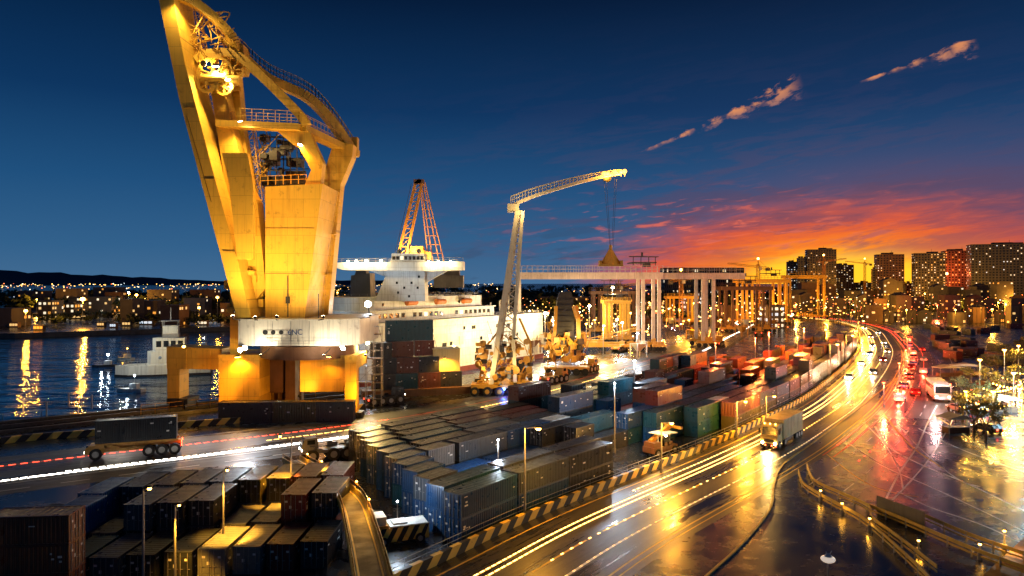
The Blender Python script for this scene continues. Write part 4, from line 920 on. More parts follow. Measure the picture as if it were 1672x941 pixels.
# ------------------------------------------------------------------ rubber-tyred gantry cranes
def gantry(name, label, x0, x1, d, pyb0, pyb1, legs, mat, grp, trolley=None, zleg=0, wd=13, lw_=1.5, clutter=True):
    zb, zt = W(0, pyb1, d)[2], W(0, pyb0, d)[2]; X0, X1 = W(x0, 0, d)[0], W(x1, 0, d)[0]
    t = thing(name, label, 'gantry crane', ((X0+X1)/2, d, 0), 0, grp)
    for yy in (0, wd):
        mb = MB(); mb.b2((X0, d+yy-.8, zb), (X1, d+yy+.8, (zb+zt)/2)); 
        bm_ = mb.build('girder', mat, t, True)
        mb = MB(); mb.rail([(X0, d+yy-.8, (zb+zt)/2), (X1, d+yy-.8, (zb+zt)/2)], (zt-zb)*.5, 2.4, .09, 2); mb.build('railing', mat, bm_, True)
    for px in legs:
        for yy in (0, wd):
            xx = W(px, 0, d)[0]; mb = MB(); mb.b2((xx-lw_/2, d+yy-.7, zleg+3.0), (xx+lw_/2, d+yy+.7, zb+.01)); mb.build('leg', mat, t, True)
    xs = [W(p, 0, d)[0] for p in legs]
    groups = [xs[i:i+2] for i in range(0, len(xs), 2)]
    for g in groups:
        a, b = min(g)-2, max(g)+2
        for yy in (0, wd):
            mb = MB(); mb.box(((a+b)/2, d+yy, 2.6), (b-a+2, 1.8, 1.2)); mb.box(((a+b)/2, d+yy, 3.7), ((b-a)*.4, 1.6, 1.2))
            if clutter:
                for _ in range(5): mb.box((rr.uniform(a, b), d+yy+rr.uniform(-.9, .9), rr.uniform(2.6, 4.6)), (rr.uniform(.6, 2), rr.uniform(.4, 1), rr.uniform(.5, 1.6)))
                if len(g) > 1: mb.bar((g[0], d+yy, 10), ((a+b)/2, d+yy, 3.6), .35); mb.bar((g[1], d+yy, 10), ((a+b)/2, d+yy, 3.6), .35)
            bo = mb.build('wheel_bogie', yellow2, t, True)
            for k in range(4):
                x = a-.2+k*(b-a+.4)/3; mb = MB(); mb.wheel((x, d+yy-.9, 1.1), 1.1, .7, (0, 1, 0), 0, 14); mb.build('wheel', rubber, bo, True)
    if trolley is not None:
        xx = W(trolley, 0, d)[0]; mb = MB(); mb.box((xx, d+wd/2, zt+1.4), (11, wd+1, .5)); mb.box((xx+1.4, d+2, zt+.6), (3, 4, 2.2))
        for s in (-5, -1.5, 2, 5): mb.bar((xx+s, d, zt), (xx+s, d, zt+4.2), .3)
        mb.bar((xx-6.5, d, zt+4.2), (xx+6.5, d, zt+4.0), .35); mb.bar((xx-6.5, d+3, zt+4.2), (xx+6.5, d+3, zt+4.0), .35)
        mb.bar((xx-1, d, zt+4.2), (xx-1, d, zt+6), .8); mb.build('trolley', steel, t, True)
    return t
GG = 'wheeled gantry cranes on the quay'
pinkw = paint('weathered_white_steel', (0.55, 0.47, 0.40), 0.5, 0, 0.4, 0.5, 0.4, 0.3)
gantry('gantry_crane', 'wide pale gantry crane with double girder nearest the white mobile crane', 843, 1082, 318, 434, 456, [848, 1050, 1076], pinkw, GG, 1052)
gantry('gantry_crane', 'second pale gantry crane, its girder ending left of the sunset towers', 1082, 1216, 338, 436, 456, [1148, 1165], pinkw, GG)
gantry('gantry_crane', 'amber lit far gantry crane straddling the stack by the bright white panels', 1205, 1290, 520, 450, 462, [1212, 1228, 1272, 1284], yellow, GG, 1262, 0, 12, 1.5)
gantry('gantry_crane', 'slim far gantry crane with tall leg standing against the dark apartment block', 1285, 1350, 600, 444, 455, [1290, 1346], yellow, GG, None, 0, 12, 1.6)
gantry('gantry_crane', 'low yellow gantry crane beyond the dark loader tower', 965, 1045, 420, 470, 481, [970, 982, 1028, 1040], brownp, GG, 1000, 0, 12, 1.4)
gantry('gantry_crane', 'farthest small yellow gantry crane near the pink lit sheds', 1090, 1140, 520, 480, 488, [1094, 1100, 1130, 1136], yellow, GG, None, 0, 12, 1.3)

gantry('gantry_crane', 'amber lit gantry crane rising from the red far container stacks', 1178, 1262, 440, 462, 474, [1184, 1196, 1246, 1258], brownp, GG, 1220, 0, 12, 1.3)
gantry('gantry_crane', 'small yellow gantry crane between the loader tower and the first gantry legs', 985, 1030, 360, 486, 496, [990, 999, 1018, 1026], yellow, GG, 1008, 0, 10, 1.1)
# slewing tower cranes scattered through the port and city glow
for i, (px, yt, d, an, lab) in enumerate([(1112, 452, 470, .4, 'slim lattice tower crane behind the second gantry girder'), (1238, 432, 560, 2.6, 'lattice tower crane standing in the orange glow over the far stacks'), (1345, 424, 720, .3, 'tall lattice tower crane left of the sunset core'), (1412, 428, 980, 2.9, 'distant tower crane inside the brightest sunset glow'), (1010, 462, 430, .2, 'low lattice tower crane above the amber lit quay lamps')]):
    p = W(px, yt, d); t = thing('tower_crane', lab, 'tower crane', (p.x, d, 0), 0, 'lattice tower cranes in the background'); z = p.z
    mb = MB(); mb.lattice((p.x, d, 0), (p.x, d, z), 2.2, 2.2, .22, 3.2); mb.build('mast', orange, t, True)
    a = Vector((math.cos(an), math.sin(an)*.5, .12)); mb = MB(); mb.lattice(Vector((p.x, d, z-2))-a*9, Vector((p.x, d, z-2))+a*26, 1.6, 1.0, .2, 2.6); mb.bar((p.x, d, z+4), Vector((p.x, d, z-2))+a*24, .18); mb.bar((p.x, d, z+4), Vector((p.x, d, z-2))-a*8, .18); mb.bar((p.x, d, z-1), (p.x, d, z+4), .6); jb = mb.build('jib', orange, t, True)
    mb = MB(); mb.box(Vector((p.x, d, z-3))-a*8, (3, 2, 2.4)); mb.build('counterweight', conc_dk, jb, True); mb = MB(); mb.box((p.x+1.4, d-1, z-3.4), (2, 2, 2.4)); mb.build('cab', ywhite, t, True)
    mb = MB(); mb.ball((p.x, d, z+4.6), .9, 8); mb.build('warning_lamp', E_amber, t, True)
# ------------------------------------------------------------------ wheeled carriers on the quay road
def carrier(loc, rz, L, label, wheels_n=4, body=yellow2, load=None, sc_=1.0, em=E_blue, kind='terminal_carrier', cab=True):
    t = thing(kind, label, 'port vehicle', loc, rz, 'heavy wheeled carriers on the quay road')
    mb = MB(); r = 1.0*sc_; w_ = 3.2*sc_; zb = 1.5*sc_
    mb.box((0, 0, zb), (L, w_*.55, .6*sc_)); mb.box((0, w_*.42, zb+.15), (L*.95, .35, .4)); mb.box((0, -w_*.42, zb+.15), (L*.95, .35, .4))
    for i in range(int(L/1.6)): mb.box((-L/2+.8+i*1.6, 0, zb+.15), (.25, w_*.9, .35))
    for i in range(7): mb.box((rr.uniform(-L*.42, L*.42), rr.choice((-1, 1))*w_*.42, zb+rr.uniform(.2, .8)*sc_), (rr.uniform(.5, 1.4), rr.uniform(.3, .8), rr.uniform(.4, 1.1)))
    mb.build('chassis', body, t)
    if cab:
        mb = MB(); mb.prism([(L/2-2.4*sc_, zb+.2), (L/2+.2, zb+.2), (L/2+.2, zb+1.1*sc_), (L/2-.3, zb+2.2*sc_), (L/2-2.2*sc_, zb+2.2*sc_)], -w_*.32, w_*.32); c = mb.build('cab', body, t)
        mb = MB(); mb.box((L/2-.02, 0, zb+1.55*sc_), (.32, w_*.5, .7*sc_)); mb.box((L/2-1.2*sc_, w_*.33, zb+1.6*sc_), (1.2*sc_, .04, .7*sc_)); mb.box((L/2-1.2*sc_, -w_*.33, zb+1.6*sc_), (1.2*sc_, .04, .7*sc_)); mb.build('windscreen', glass, c)
    sp = []
    for k in range(wheels_n):
        x = L/2-r*1.3 if k == 0 else -L/2+r*1.1+(wheels_n-1-k)*r*2.15
        for s in (-1, 1): sp.append((x, s*w_*.46, r))
    wheels(t, sp, r, .55*sc_)
    lights(t, [(L/2+.22, w_*.28, zb+.5, 1), (L/2+.22, -w_*.28, zb+.5, 1)], E_head, 'headlight', .2); lights(t, [(-L/2-.04, w_*.4, zb, -1), (-L/2-.04, -w_*.4, zb, -1)], E_tail, 'taillight', .18)
    if em is not None:
        mb = MB(); mb.tube((-L*.1, -w_*.5, zb-.2), (-L*.1, -w_*.5-.15, zb-.2), .3, 10); mb.build('marker_lamp', em, t)
    return t
def on_road(px, py): return G(px, py)
t = carrier(G(832, 634), math.radians(46), 9, 'yellow carrier with blue marker lamp just right of the white crane base', 4, sc_=1.15)
t = carrier(G(905, 625), math.radians(52), 11, 'long yellow carrier with red tail lights below the dark loader tower', 5, sc_=1.2, em=E_red)
t = carrier(G(960, 608), math.radians(56), 10, 'yellow carrier with blue marker lamps right of the dark loader tower', 4, sc_=1.2)
t = carrier(G(1012, 574), math.radians(60), 11, 'yellow carrier facing the floodlights beside the tall gantry legs', 4, sc_=1.2, em=None)
t = carrier(G(628, 660), math.radians(36), 10, 'dark carrier parked under the container stack beside the crane leg', 4, body=steel, sc_=1.1, em=None)
t = carrier(G(1172, 566), math.radians(64), 12, 'amber lit carrier at the foot of the second gantry crane', 4, sc_=1.3, em=E_blue)
t = carrier(G(545, 748), math.radians(28)+PI, 11, 'grey flatbed carrier with white lamps stopped at the top of the ramp', 4, body=paint('grey_vehicle_paint', (.12, .13, .15), .4, 0, .3, .3, .3, .6), sc_=1.1)
t = carrier(G(1240, 548), math.radians(66), 12, 'orange lit carrier beyond the red container stacks', 4, sc_=1.3, em=E_red)
# container semi-trailer at the left
st_ = thing('container_trailer', 'yellow low-cab container trailer carrying a dark box, stopped on the left quay road', 'truck', G(220, 744), math.radians(21)+PI)
mb = MB(); mb.box((-.8, 0, 2.05), (13.6, .9, .6)); 
for s in (-1, 1): mb.box((-.6, s*1.15, 2.6), (13.2, .3, .35)); mb.box((2, s*1.2, 1.5), (8, .25, .45))
for i in range(9): mb.box((-6.6+i*1.5, 0, 2.62), (.3, 2.6, .3))
for i in range(12): mb.box((rr.uniform(-6, 4.5), rr.choice((-1, 1))*1.25, rr.uniform(1.6, 2.5)), (rr.uniform(.4, 1.4), .4, rr.uniform(.3, .8)))
mb.build('chassis', yellow2, st_)
mb = MB(); mb.prism([(4.6, 1.0), (7.6, 1.0), (7.6, 1.9), (7.0, 2.5), (5.2, 2.6), (4.6, 2.6)], -1.4, 1.4); c = mb.build('cab', yellow2, st_)
mb = MB(); mb.box((7.15, 0, 2.25), (.5, 2.2, .4)); mb.build('windscreen', glass, c)
wheels(st_, [(5.9, s*1.3, 1.0) for s in (-1, 1)]+[(-x, s*1.3, 1.0) for s in (-1, 1) for x in (2.4, 4.5, 6.6)], 1.0, .6)
lights(st_, [(7.63, 1.0, 1.45, 1), (7.63, -1.0, 1.45, 1)], E_head, 'headlight', .22); lights(st_, [(-7.7, 1.1, 2.2, -1), (-7.7, -1.1, 2.2, -1), (-7.7, 1.1, 1.6, -1)], E_red, 'taillight', .22)
b = container('charcoal', 12.9, 0, G(220, 744)+Vector((-.5+.9, .15, 2.80)), math.radians(21)+PI, 'charcoal container riding on the yellow trailer at the left', 'container on the trailer', 1); b.scale = (1, 1, 1.35)
# yellow box truck on the highway
s_ = BAR.near(G(1272, 715)); p, h = BAR.at(BAR.near((0.5*(G(1240, 742).x+G(1300, 705).x), 0.5*(G(1240, 742).y+G(1300, 705).y))), 0)
pt = G(1276, 722); 
bt = thing('box_truck', 'yellow lit box truck with pale trailer driving towards us along the wet highway', 'truck', (pt.x, pt.y, 0), h+PI)
cream = paint('cream_truck_paint', (.66, .46, .14), .35, 0, .25, .25, .1, .5)
mb = MB(); mb.prism([(4.6, .9), (7.4, .9), (7.5, 2.2), (7.2, 2.5), (6.9, 4.2), (6.5, 4.5), (4.6, 4.5)], -1.55, 1.55); c = mb.build('cab', cream, bt)
mb = MB(); mb.add([(7.25, -1.35, 2.6), (7.25, 1.35, 2.6), (6.99, 1.3, 4.0), (6.99, -1.3, 4.0)], [(0, 1, 2, 3)]); mb.box((6.0, 1.57, 3.3), (1.1, .05, 1.0)); mb.box((6.0, -1.57, 3.3), (1.1, .05, 1.0)); mb.build('windscreen', glass, c)
mb = MB(); mb.box((7.5, 0, .75), (.3, 3.2, .6)); mb.box((7.52, 0, 1.6), (.1, 1.8, .6)); mb.build('bumper', steel, c)
for s in (-1, 1): mb = MB(); mb.box((7.2, s*1.85, 3.3), (.15, .3, .9)); mb.bar((7.0, s*1.5, 3.6), (7.2, s*1.85, 3.6), .06); mb.build('mirror', steel, c)
mb = MB(); mb.box((-2.2, 0, 3.2), (12.6, 3.3, 3.6)); mb.box((-2.2, 0, 5.03), (12.7, 3.4, .1)); 
for s in (-1, 1):
    for i in range(14): mb.box((-8.2+i*.92, s*1.67, 3.2), (.06, .05, 3.5))
mb.build('trailer_box', paint('pale_trailer_paint', (.52, .38, .14), .45, 0, .35, .4, .2, .4), bt)  # golden lamp light put into the trailer colour
mb = MB(); mb.box((-1.5, 0, 1.15), (13, 1.4, .4)); 
for s in (-1, 1): mb.box((0, s*1.4, .95), (5, .1, .6))
mb.build('chassis', steel, bt)
wheels(bt, [(6.2, s*1.35, .75) for s in (-1, 1)]+[(-x, s*1.35, .75) for s in (-1, 1) for x in (-2.6, 4.6, 6.2, 7.8)], .75, .5)
lights(bt, [(7.62, 1.15, 1.15, 1), (7.62, -1.15, 1.15, 1)], emit('truck_headlight_glass', (1, .72, .3), 60, False), 'headlight', .24); lights(bt, [(7.67, .6, .75, 1), (7.67, -.6, .75, 1), (7.67, 1.3, .75, 1)], E_red, 'marker_lamp', .14)
lights(bt, [(6.8, x, 4.62, 1) for x in (-1, 0, 1)], E_amber, 'roof_lamp', .12)
fw = Vector((math.cos(h+PI), math.sin(h+PI), 0)); lamp('truck_headlight_beam', pt+fw*8.2+Vector((0, 0, 1.2)), 5000, (1, .55, .12), .25, None, 100, pt+fw*22)
# striped tug between the ramp and the blue stacks
tg = thing('striped_tug', 'low yard tug with black and yellow striped side beside the blue container wall', 'tug', G(652, 884), math.radians(22))
def stripes(mb, p, q, hgt, n_, lean=.5, off=(0, 0, 0), m0=0, m1=1):
    p, q = Vector(p), Vector(q); L = (q-p).length; dd = (q-p)/L; k = max(2, int(L/n_)); 
    for i in range(-1, k+1):
        a0, a1 = i*L/k, (i+1)*L/k; b0, b1 = a0+lean, a1+lean
        c = [min(max(x, 0), L) for x in (a0, a1, b1, b0)]
        if c[1]-c[0] < 1e-3 and c[2]-c[3] < 1e-3: continue
        mb.add([p+dd*c[0], p+dd*c[1], p+dd*c[2]+Vector((0, 0, hgt)), p+dd*c[3]+Vector((0, 0, hgt))], [(0, 1, 2, 3)], m0 if i % 2 else m1)
mb = MB(); mb.b2((-3.3, -1.4, .5), (3.3, 1.4, 2.2)); mb.b2((-3.3, -1.45, 2.2), (-1.6, 1.45, 2.5)); body = mb.build('body', yellow2, tg)
mb = MB(); stripes(mb, (-3.3, -1.41, .52), (3.3, -1.41, .52), 1.66, .62, .9); stripes(mb, (-3.31, 1.4, .52), (-3.31, -1.4, .52), 1.66, .62, .9); mb.build('hazard_stripes', [ly, black], body)
mb = MB(); mb.b2((-1.4, -1.35, 2.2), (3.2, 1.35, 2.32)); mb.b2((-.9, -.9, 2.32), (.8, .9, 2.5)); mb.build('deck_plate', paint('pale_deck', (.55, .55, .5), .5, 0, .4, .3, .3, .8), tg)
mb = MB(); mb.b2((-3.1, -1.2, 2.5), (-1.8, 1.2, 3.5)); mb.build('cab', ywhite, tg)
mb = MB(); mb.tube((0, 1.0, 2.3), (0, 1.0, 4.4), .06, 6); mb.ball((0, 1.0, 4.5), .13, 8, (1, 1, .8), 1); mb.build('work_lamp', [galv, E_cool], tg); tq = tg.matrix_world; lamp('tug_light', G(652, 884)+Vector((-.4, 1.0, 5.2)), 420, COOL, .2)  # lamp added on the tug to light the blue container wall
wheels(tg, [(x, s*1.35, .6) for x in (-2.2, 2.2) for s in (-1, 1)], .6, .4)
# ------------------------------------------------------------------ barriers, fences
def barrier(name, label, curve, t0, t1, off, h=1.0, w_=.5, seg=1.5, lean=.8):
    a = curve.pts(t0, t1, seg, off-w_/2); b = curve.pts(t0, t1, seg, off+w_/2); mb = MB(); n = len(a); Z = Vector((0, 0, h))
    def sh_(L, i, f): return L[i].lerp(L[min(i+1, n-1)], f)
    for i in range(n-1):
        m0 = i % 2; ln = lean if i < n-2 else 0; l0 = lean if i else 0
        for L, flip in ((a, False), (b, True)):
            q = [L[i], L[i+1], sh_(L, i+1, ln)+Z if i+1 < n else L[i+1]+Z, sh_(L, i, l0)+Z]
            mb.add(q, [(0, 1, 2, 3) if not flip else (3, 2, 1, 0)], m0)
        mb.add([sh_(a, i, l0)+Z, sh_(a, i+1, ln)+Z, sh_(b, i+1, ln)+Z, sh_(b, i, l0)+Z], [(0, 1, 2, 3)], m0)
    return tag(mb.build(name, [ly, black]), label, 'barrier')
barrier('striped_barrier', 'black and yellow striped barrier curving between the container yard and highway', BAR, 20, BAR.near((262, 560)), 0, 1.15, .6, 1.6, .7)
tA = ROAD.near((-150, 60)); 
qb = pixcurve([(-260, 775), (0, 726), (150, 712), (300, 698), (400, 690), (500, 678), (596, 668)])
barrier('striped_barrier', 'black and yellow striped low wall between the quay rails and road', qb, 0, qb.len, 0, 1.3, .6, 1.7, .7)
mb = MB(); c = BAR; t0, t1 = BAR.near((-16, 66)), BAR.near((95, 214)); mb.rail(c.pts(t0, t1, 3.4, .95), 1.7, 3.4, .05, 3)
tag(mb.build('yard_fence', galv), 'thin grey post and rail fence behind the striped highway barrier', 'fence')
# quay edge: dark cope, rail beams, railing
mb = MB(); qs0, qs1 = QUAY.near((-200, 88)), QUAY.near((-50, 206))
for o, w_, h_ in ((-1.2, 1.6, .5), (-7.5, .9, .7), (-14, .9, .7)):
    a = QUAY.pts(qs0, qs1, 6, o)
    for p, q in zip(a, a[1:]): mb.bar(p+Vector((0, 0, h_/2)), q+Vector((0, 0, h_/2)), w_, h_)
tag(mb.build('quay_cope', conc_dk), 'dark concrete cope and crane rail beams along the quay edge', 'quay edge', None, 'structure')
mb = MB(); mb.rail([p+Vector((0, 0, .5)) for p in QUAY.pts(qs0, qs1, 7, -.9)], 1.6, 7, .07, 1); tag(mb.build('quay_railing', galv), 'thin post and rail fence along the left quay edge', 'railing')
for i, pxy in enumerate([(38, 676), (76, 681), (112, 664), (150, 668)]):
    p = G(*pxy); mb = MB(); mb.tube(p, p+Vector((0, 0, 3.2)), .14, 6); mb.ball(p+Vector((0, 0, 3.3)), .25, 6); tag(mb.build('mooring_post', galv), f'thin pale post at the quay edge, {ordw(i+1)} from the left frame edge', 'post', 'posts along the left quay edge')
mb = MB(); q = QUAY.pts(QUAY.near((-92, 172)), QUAY.near((-60, 198)), 3, -8); mb.rail(q, 2.2, 2.2, .09, 2); tag(mb.build('quay_fence', yellow2), 'yellow lit railing on the quay beneath the crane portal beam', 'fence')
# ------------------------------------------------------------------ containers beside the crane, on the quay
GQ = 'containers on the quay beside the cranes'
x0 = G(358, 684)
for i, (cc, L) in enumerate((('charcoal', 12), ('olive', 10.5), ('charcoal', 9.5))):
    px = (404, 480, 545)[i]; p = W(px, 684-(px-357)*.06, 157+i*.5); container(cc, L*.98, 0, (p.x, p.y, 0), .04, f'{cc} container in front of the crane base, {ordw(i+1)} of three in line', GQ, i).scale = (1, 1, 1.55)
cz = 170
def qc(px, d, z, cc, L, rz, lab, var, sc3=(1, 1, 1.2)):
    container(cc, L, 0, (W(px, 0, d)[0], d, z), rz, lab, GQ, var).scale = sc3
qc(668, 196, 15.0, 'teal', 13.0, .30, 'large teal container, topmost of the stack against the white ship hull', 0, (1, 1, 1.9))
qc(650, 194, 10.6, 'brown', 8.0, .30, 'brown container under the left end of the large teal container', 1, (1, 1, 1.45)); qc(692, 198, 10.6, 'rust red', 5.5, .30, 'rust red container under the right end of the large teal container', 2, (1, 1, 1.45))
qc(622, 190, 10.6, 'charcoal', 5.5, .30, 'charcoal container left of the brown box beneath the teal container', 0, (1, 1, 1.45))
for i, (px, cc) in enumerate(((628, 'charcoal'), (664, 'brown'), (698, 'charcoal'))): qc(px, 192+i*2, 6.3, cc, 6.2, .30, f'{cc} container, second layer of the quay stack, {ordw(i+1)} from left', i, (1, 1, 1.42))
for i, (px, cc) in enumerate(((626, 'charcoal'), (662, 'teal'), (700, 'brown'), (735, 'charcoal'))): qc(px, 191+i*2.4, 2.0, cc, 6.2, .30, f'{cc} container, bottom layer of the quay stack, {ordw(i+1)} from left', i, (1, 1, 1.42))
pl = MB(); p = W(690, 660, 193); pl.box((p.x+2, 196, 1.0), (38, 5, 2.0), .30); tag(pl.build('loading_platform', brownp), 'low brown platform carrying the quay container stack', 'platform')
kb = thing('site_cabin', 'cream lit cabin wall right of the quay container stack', 'cabin', (W(726, 0, 198)[0], 198, 2.0)); 
mb = MB(); mb.box((0, 2, 5.2), (7.6, 5, 10.4), .25); mb.build('wall', paint('cream_cabin', (.62, .50, .26), .6, 0, .2, .3, .1, .2), kb); mb = MB(); mb.box((0, 2, 10.5), (8, 5.4, .25), .25); mb.build('roof', ywhite, kb)
floodlight(kb, W(726, 584, 194.4), W(726, 640, 197), 2600, AMBER, E_amber, 150, size=.4)
# scaffold between crane house and ship
sf = thing('scaffold', 'pale tube scaffold tower between the crane and the teal container', 'scaffold', (W(603, 0, 176)[0], 176, 0)); mb = MB()
for a in range(4):
    for b_ in range(2): mb.tube((a*2-3, b_*2, 0), (a*2-3, b_*2, 20), .09, 5)
for z in range(2, 21, 2):
    for b_ in range(2): mb.bar((-3, b_*2, z), (3, b_*2, z), .1)
    for a in range(4): mb.bar((a*2-3, 0, z), (a*2-3, 2, z), .1)
    mb.bar((-3+(z % 4), 0, z-2), (-1+(z % 4), 0, z), .08)
mb.build('frame', galv, sf); mb = MB()
for z in (6, 12, 18): mb.box((0, 1, z+.1), (6, 1.9, .12))
mb.build('deck', brownp, sf)
# ------------------------------------------------------------------ ramp
RP = Curve([tuple(G(476, 752, .3)), tuple(G(503, 768, 1.6)), tuple(G(548, 796, 3.4)), tuple(G(574, 822, 4.6)), tuple(G(590, 872, 5.6)), tuple(G(606, 941, 6.2)), tuple(G(622, 1030, 6.6))])
rp = thing('ramp', 'narrow elevated ramp with yellow edge lines dropping to the quay road', 'ramp', RP.p[0])
mb = MB(); a = RP.pts(0, RP.len, 1.0, -1.4); b = RP.pts(0, RP.len, 1.0, 1.4); n = len(a); dn = Vector((0, 0, -.5))
mb.add(a+b, [(i, i+1, n+i+1, n+i) for i in range(n-1)]); mb.add([p+dn for p in a]+[p+dn for p in b], [(n+i, n+i+1, i+1, i) for i in range(n-1)])
mb.add(a+[p+dn for p in a], [(i+n, i+1+n, i+1, i) for i in range(n-1)]); mb.add(b+[p+dn for p in b], [(i, i+1, i+1+n, i+n) for i in range(n-1)])
mb.build('deck', paint('worn_ramp_concrete', (.13, .12, .10), .6, 0, .5, .4, 0, .5, .3), rp, True)
for s in (-1, 1):
    mb = MB(); e = RP.pts(0, RP.len, 1.0, s*1.45); 
    for p, q in zip(e, e[1:]): mb.bar(p+Vector((0, 0, .3)), q+Vector((0, 0, .3)), .22, .8)
    par = mb.build('parapet', ywhite if False else MATS['yellow_kerb_paint'], rp, True)
    mb = MB(); mb.rail([p+Vector((0, 0, .7)) for p in e], .6, 2.0, .05, 1); mb.build('railing', yellow2, par, True)
    mb = MB(); e1 = RP.pts(0, RP.len, 1.0, s*.92); e2 = RP.pts(0, RP.len, 1.0, s*1.08); n = len(e1); up_ = Vector((0, 0, .012)); L_, R_ = (e1, e2) if s > 0 else (e2, e1)
    mb.add([p+up_ for p in L_]+[p+up_ for p in R_], [(i, i+1, n+i+1, n+i) for i in range(n-1)]); mb.build('edge_line', ly, rp, True)
for t in (12, 22, 32, 42, 54):
    if t < RP.len: 
        p, h = RP.at(t); mb = MB(); mb.tube((p.x, p.y, 0), (p.x, p.y, p.z-.5), .45, 10); mb.box((p.x, p.y, p.z-.7), (.9, 3.0, .4), h); mb.build('pier', concrete, rp, True)
for i, t in enumerate((6, 16, 26, 37, 48)):  # amber lamps added on the parapet to make the ramp glow gold
    p, h = RP.at(t, 1.4); mb = MB(); mb.bar(p+Vector((0, 0, .6)), p+Vector((0, 0, 1.5)), .1); mb.ball(p+Vector((0, 0, 1.6)), .13, 8, (1, 1, .8), 1); mb.build('rail_lamp', [steel, E_amber], rp, True)
    p, h = RP.at(t, .9); lamp('rail_light', p+Vector((0, 0, 1.7)), 150, AMBER, .15)
# ------------------------------------------------------------------ lamp posts
def lamp_post(p, h, label, col=AMBER, em=None, power=2500, arm=(0, 0), grp='street lamps', size=.34, spot=None, pole=galv, style='arm', radius=.3):
    em = em or E_amber; t = thing('street_lamp', label, 'street lamp', p, 0, grp); ax, ay = arm
    mb = MB(); mb.tube((0, 0, 0), (0, 0, h), .16, 8, .09); mb.tube((0, 0, 0), (0, 0, .8), .26, 8); mb.build('pole', pole, t)
    if style == 'arm' and (ax or ay): mb = MB(); mb.bar((0, 0, h-.1), (ax, ay, h+.25), .12); mb.build('arm', pole, t)
    mb = MB(); mb.box((ax, ay, h+.36), (size*2.2, size*2.2, .22)); mb.build('lamp_head', steel, t)
    mb = MB(); mb.ball((ax, ay, h+.12), size, 8, (1, 1, .7)); mb.build('bulb', em, t)
    if power: lamp('street_light', Vector(p)+Vector((ax, ay, h-.45-radius)), power, col, radius, None, spot, Vector(p)+Vector((ax, ay, 0)), .5)
    return t
# along the highway barrier
for i, (px, py, ptop, pw, lab) in enumerate([(1080, 772, 690, 2600, 'amber street lamp behind the barrier beside the lit yard machine'), (1203, 714, 655, 3200, 'tall amber street lamp behind the barrier before the teal stacks'), (1251, 690, 647, 2600, 'amber street lamp on the barrier beside the brown stacks')]):
    p = G(px, py); h = (py-ptop)/F*p.y; d = Vector((1, -.8, 0)).normalized(); lamp_post(p, h, lab, AMBER, E_amber, pw*1.0, (d.x*1.8, d.y*1.8))
for i, t in enumerate((160, 160, 300, 345, 400, 460, 520, 590, 680, 780)):  # further lamps added along the barrier to light the road
    if i == 0: continue
    if t < 200: t = BAR.near((3, 92)) 
    p, h = BAR.at(t, .7); lamp_post(p, 11 if i > 1 else 12, f'amber lamp post behind the striped barrier, {ordw(i+1)} along from the near frame edge', AMBER, E_amber, (0, 2000, 2600, 3600, 7000, 8000, 9000, 9000, 10000, 10000)[i], (math.sin(h)*2.2, -math.cos(h)*2.2), 'amber lamps along the highway', .36 if t < 300 else .5)
# right side of the far highway: red lamps added to redden the road
for i, t in enumerate((250, 300, 350, 410)):
    p, h = BAR.at(t, -19.0); lamp_post(p, 6, f'red signal lamp on the highway median, {ordw(i+1)} from the near end', REDL, E_red, 4500, (0, 0), 'red signal lamps on the median', .4)
# foreground white globe lamp
g0 = W(1352, 920, 42); t = thing('street_lamp', 'pale white hooded lamp on a thin pole at the bottom of the plaza', 'street lamp', (g0.x, g0.y, 0)); zz = g0.z
mb = MB(); mb.tube((0, 0, 0), (0, 0, zz), .09, 8, .06); mb.build('pole', galv, t); mb = MB()
mb.ball((0, 0, zz+.25), .42, 16, (1, 1, .48)); mb.build('lamp_head', emit('pale_globe_glass', (1, .82, .66), .55), t)
mb = MB(); mb.tube((0, 0, zz+.38), (0, 0, zz+.58), .26, 10, .1); mb.bar((.08, 0, zz+.5), (.22, 0, zz+.74), .03); mb.bar((-.05, 0, zz+.5), (-.12, 0, zz+.7), .03); mb.build('lamp_cap', plate, t)
# pole in the lower-left yard
p = Vector((-35.6, 68, 0)); lamp_post(p, 11.0, 'thin lamp post standing among the lower-left containers', AMBER, E_amber, 0, (.6, 0), 'yard lamps', .2)
lamp_post(Vector((-29.0, 92.5, 0)), 11, 'amber yard lamp at the far end of the golden container columns', AMBER, E_amber, 5200, (-1.0, -1.4), 'yard lamps', .18, 66)  # amber lamps added to turn the container columns gold
lamp_post(Vector((-32.3, 78.8, 0)), 10.0, 'amber yard lamp between the two golden container columns', AMBER, E_amber, 5200, (.6, -.4), 'yard lamps', .16, 66)
lamp_post(Vector((-34.2, 71.5, 0)), 8.4, 'short amber yard lamp at the near end of the golden container columns', AMBER, E_amber, 3600, (.6, -.4), 'yard lamps', .14, 70)
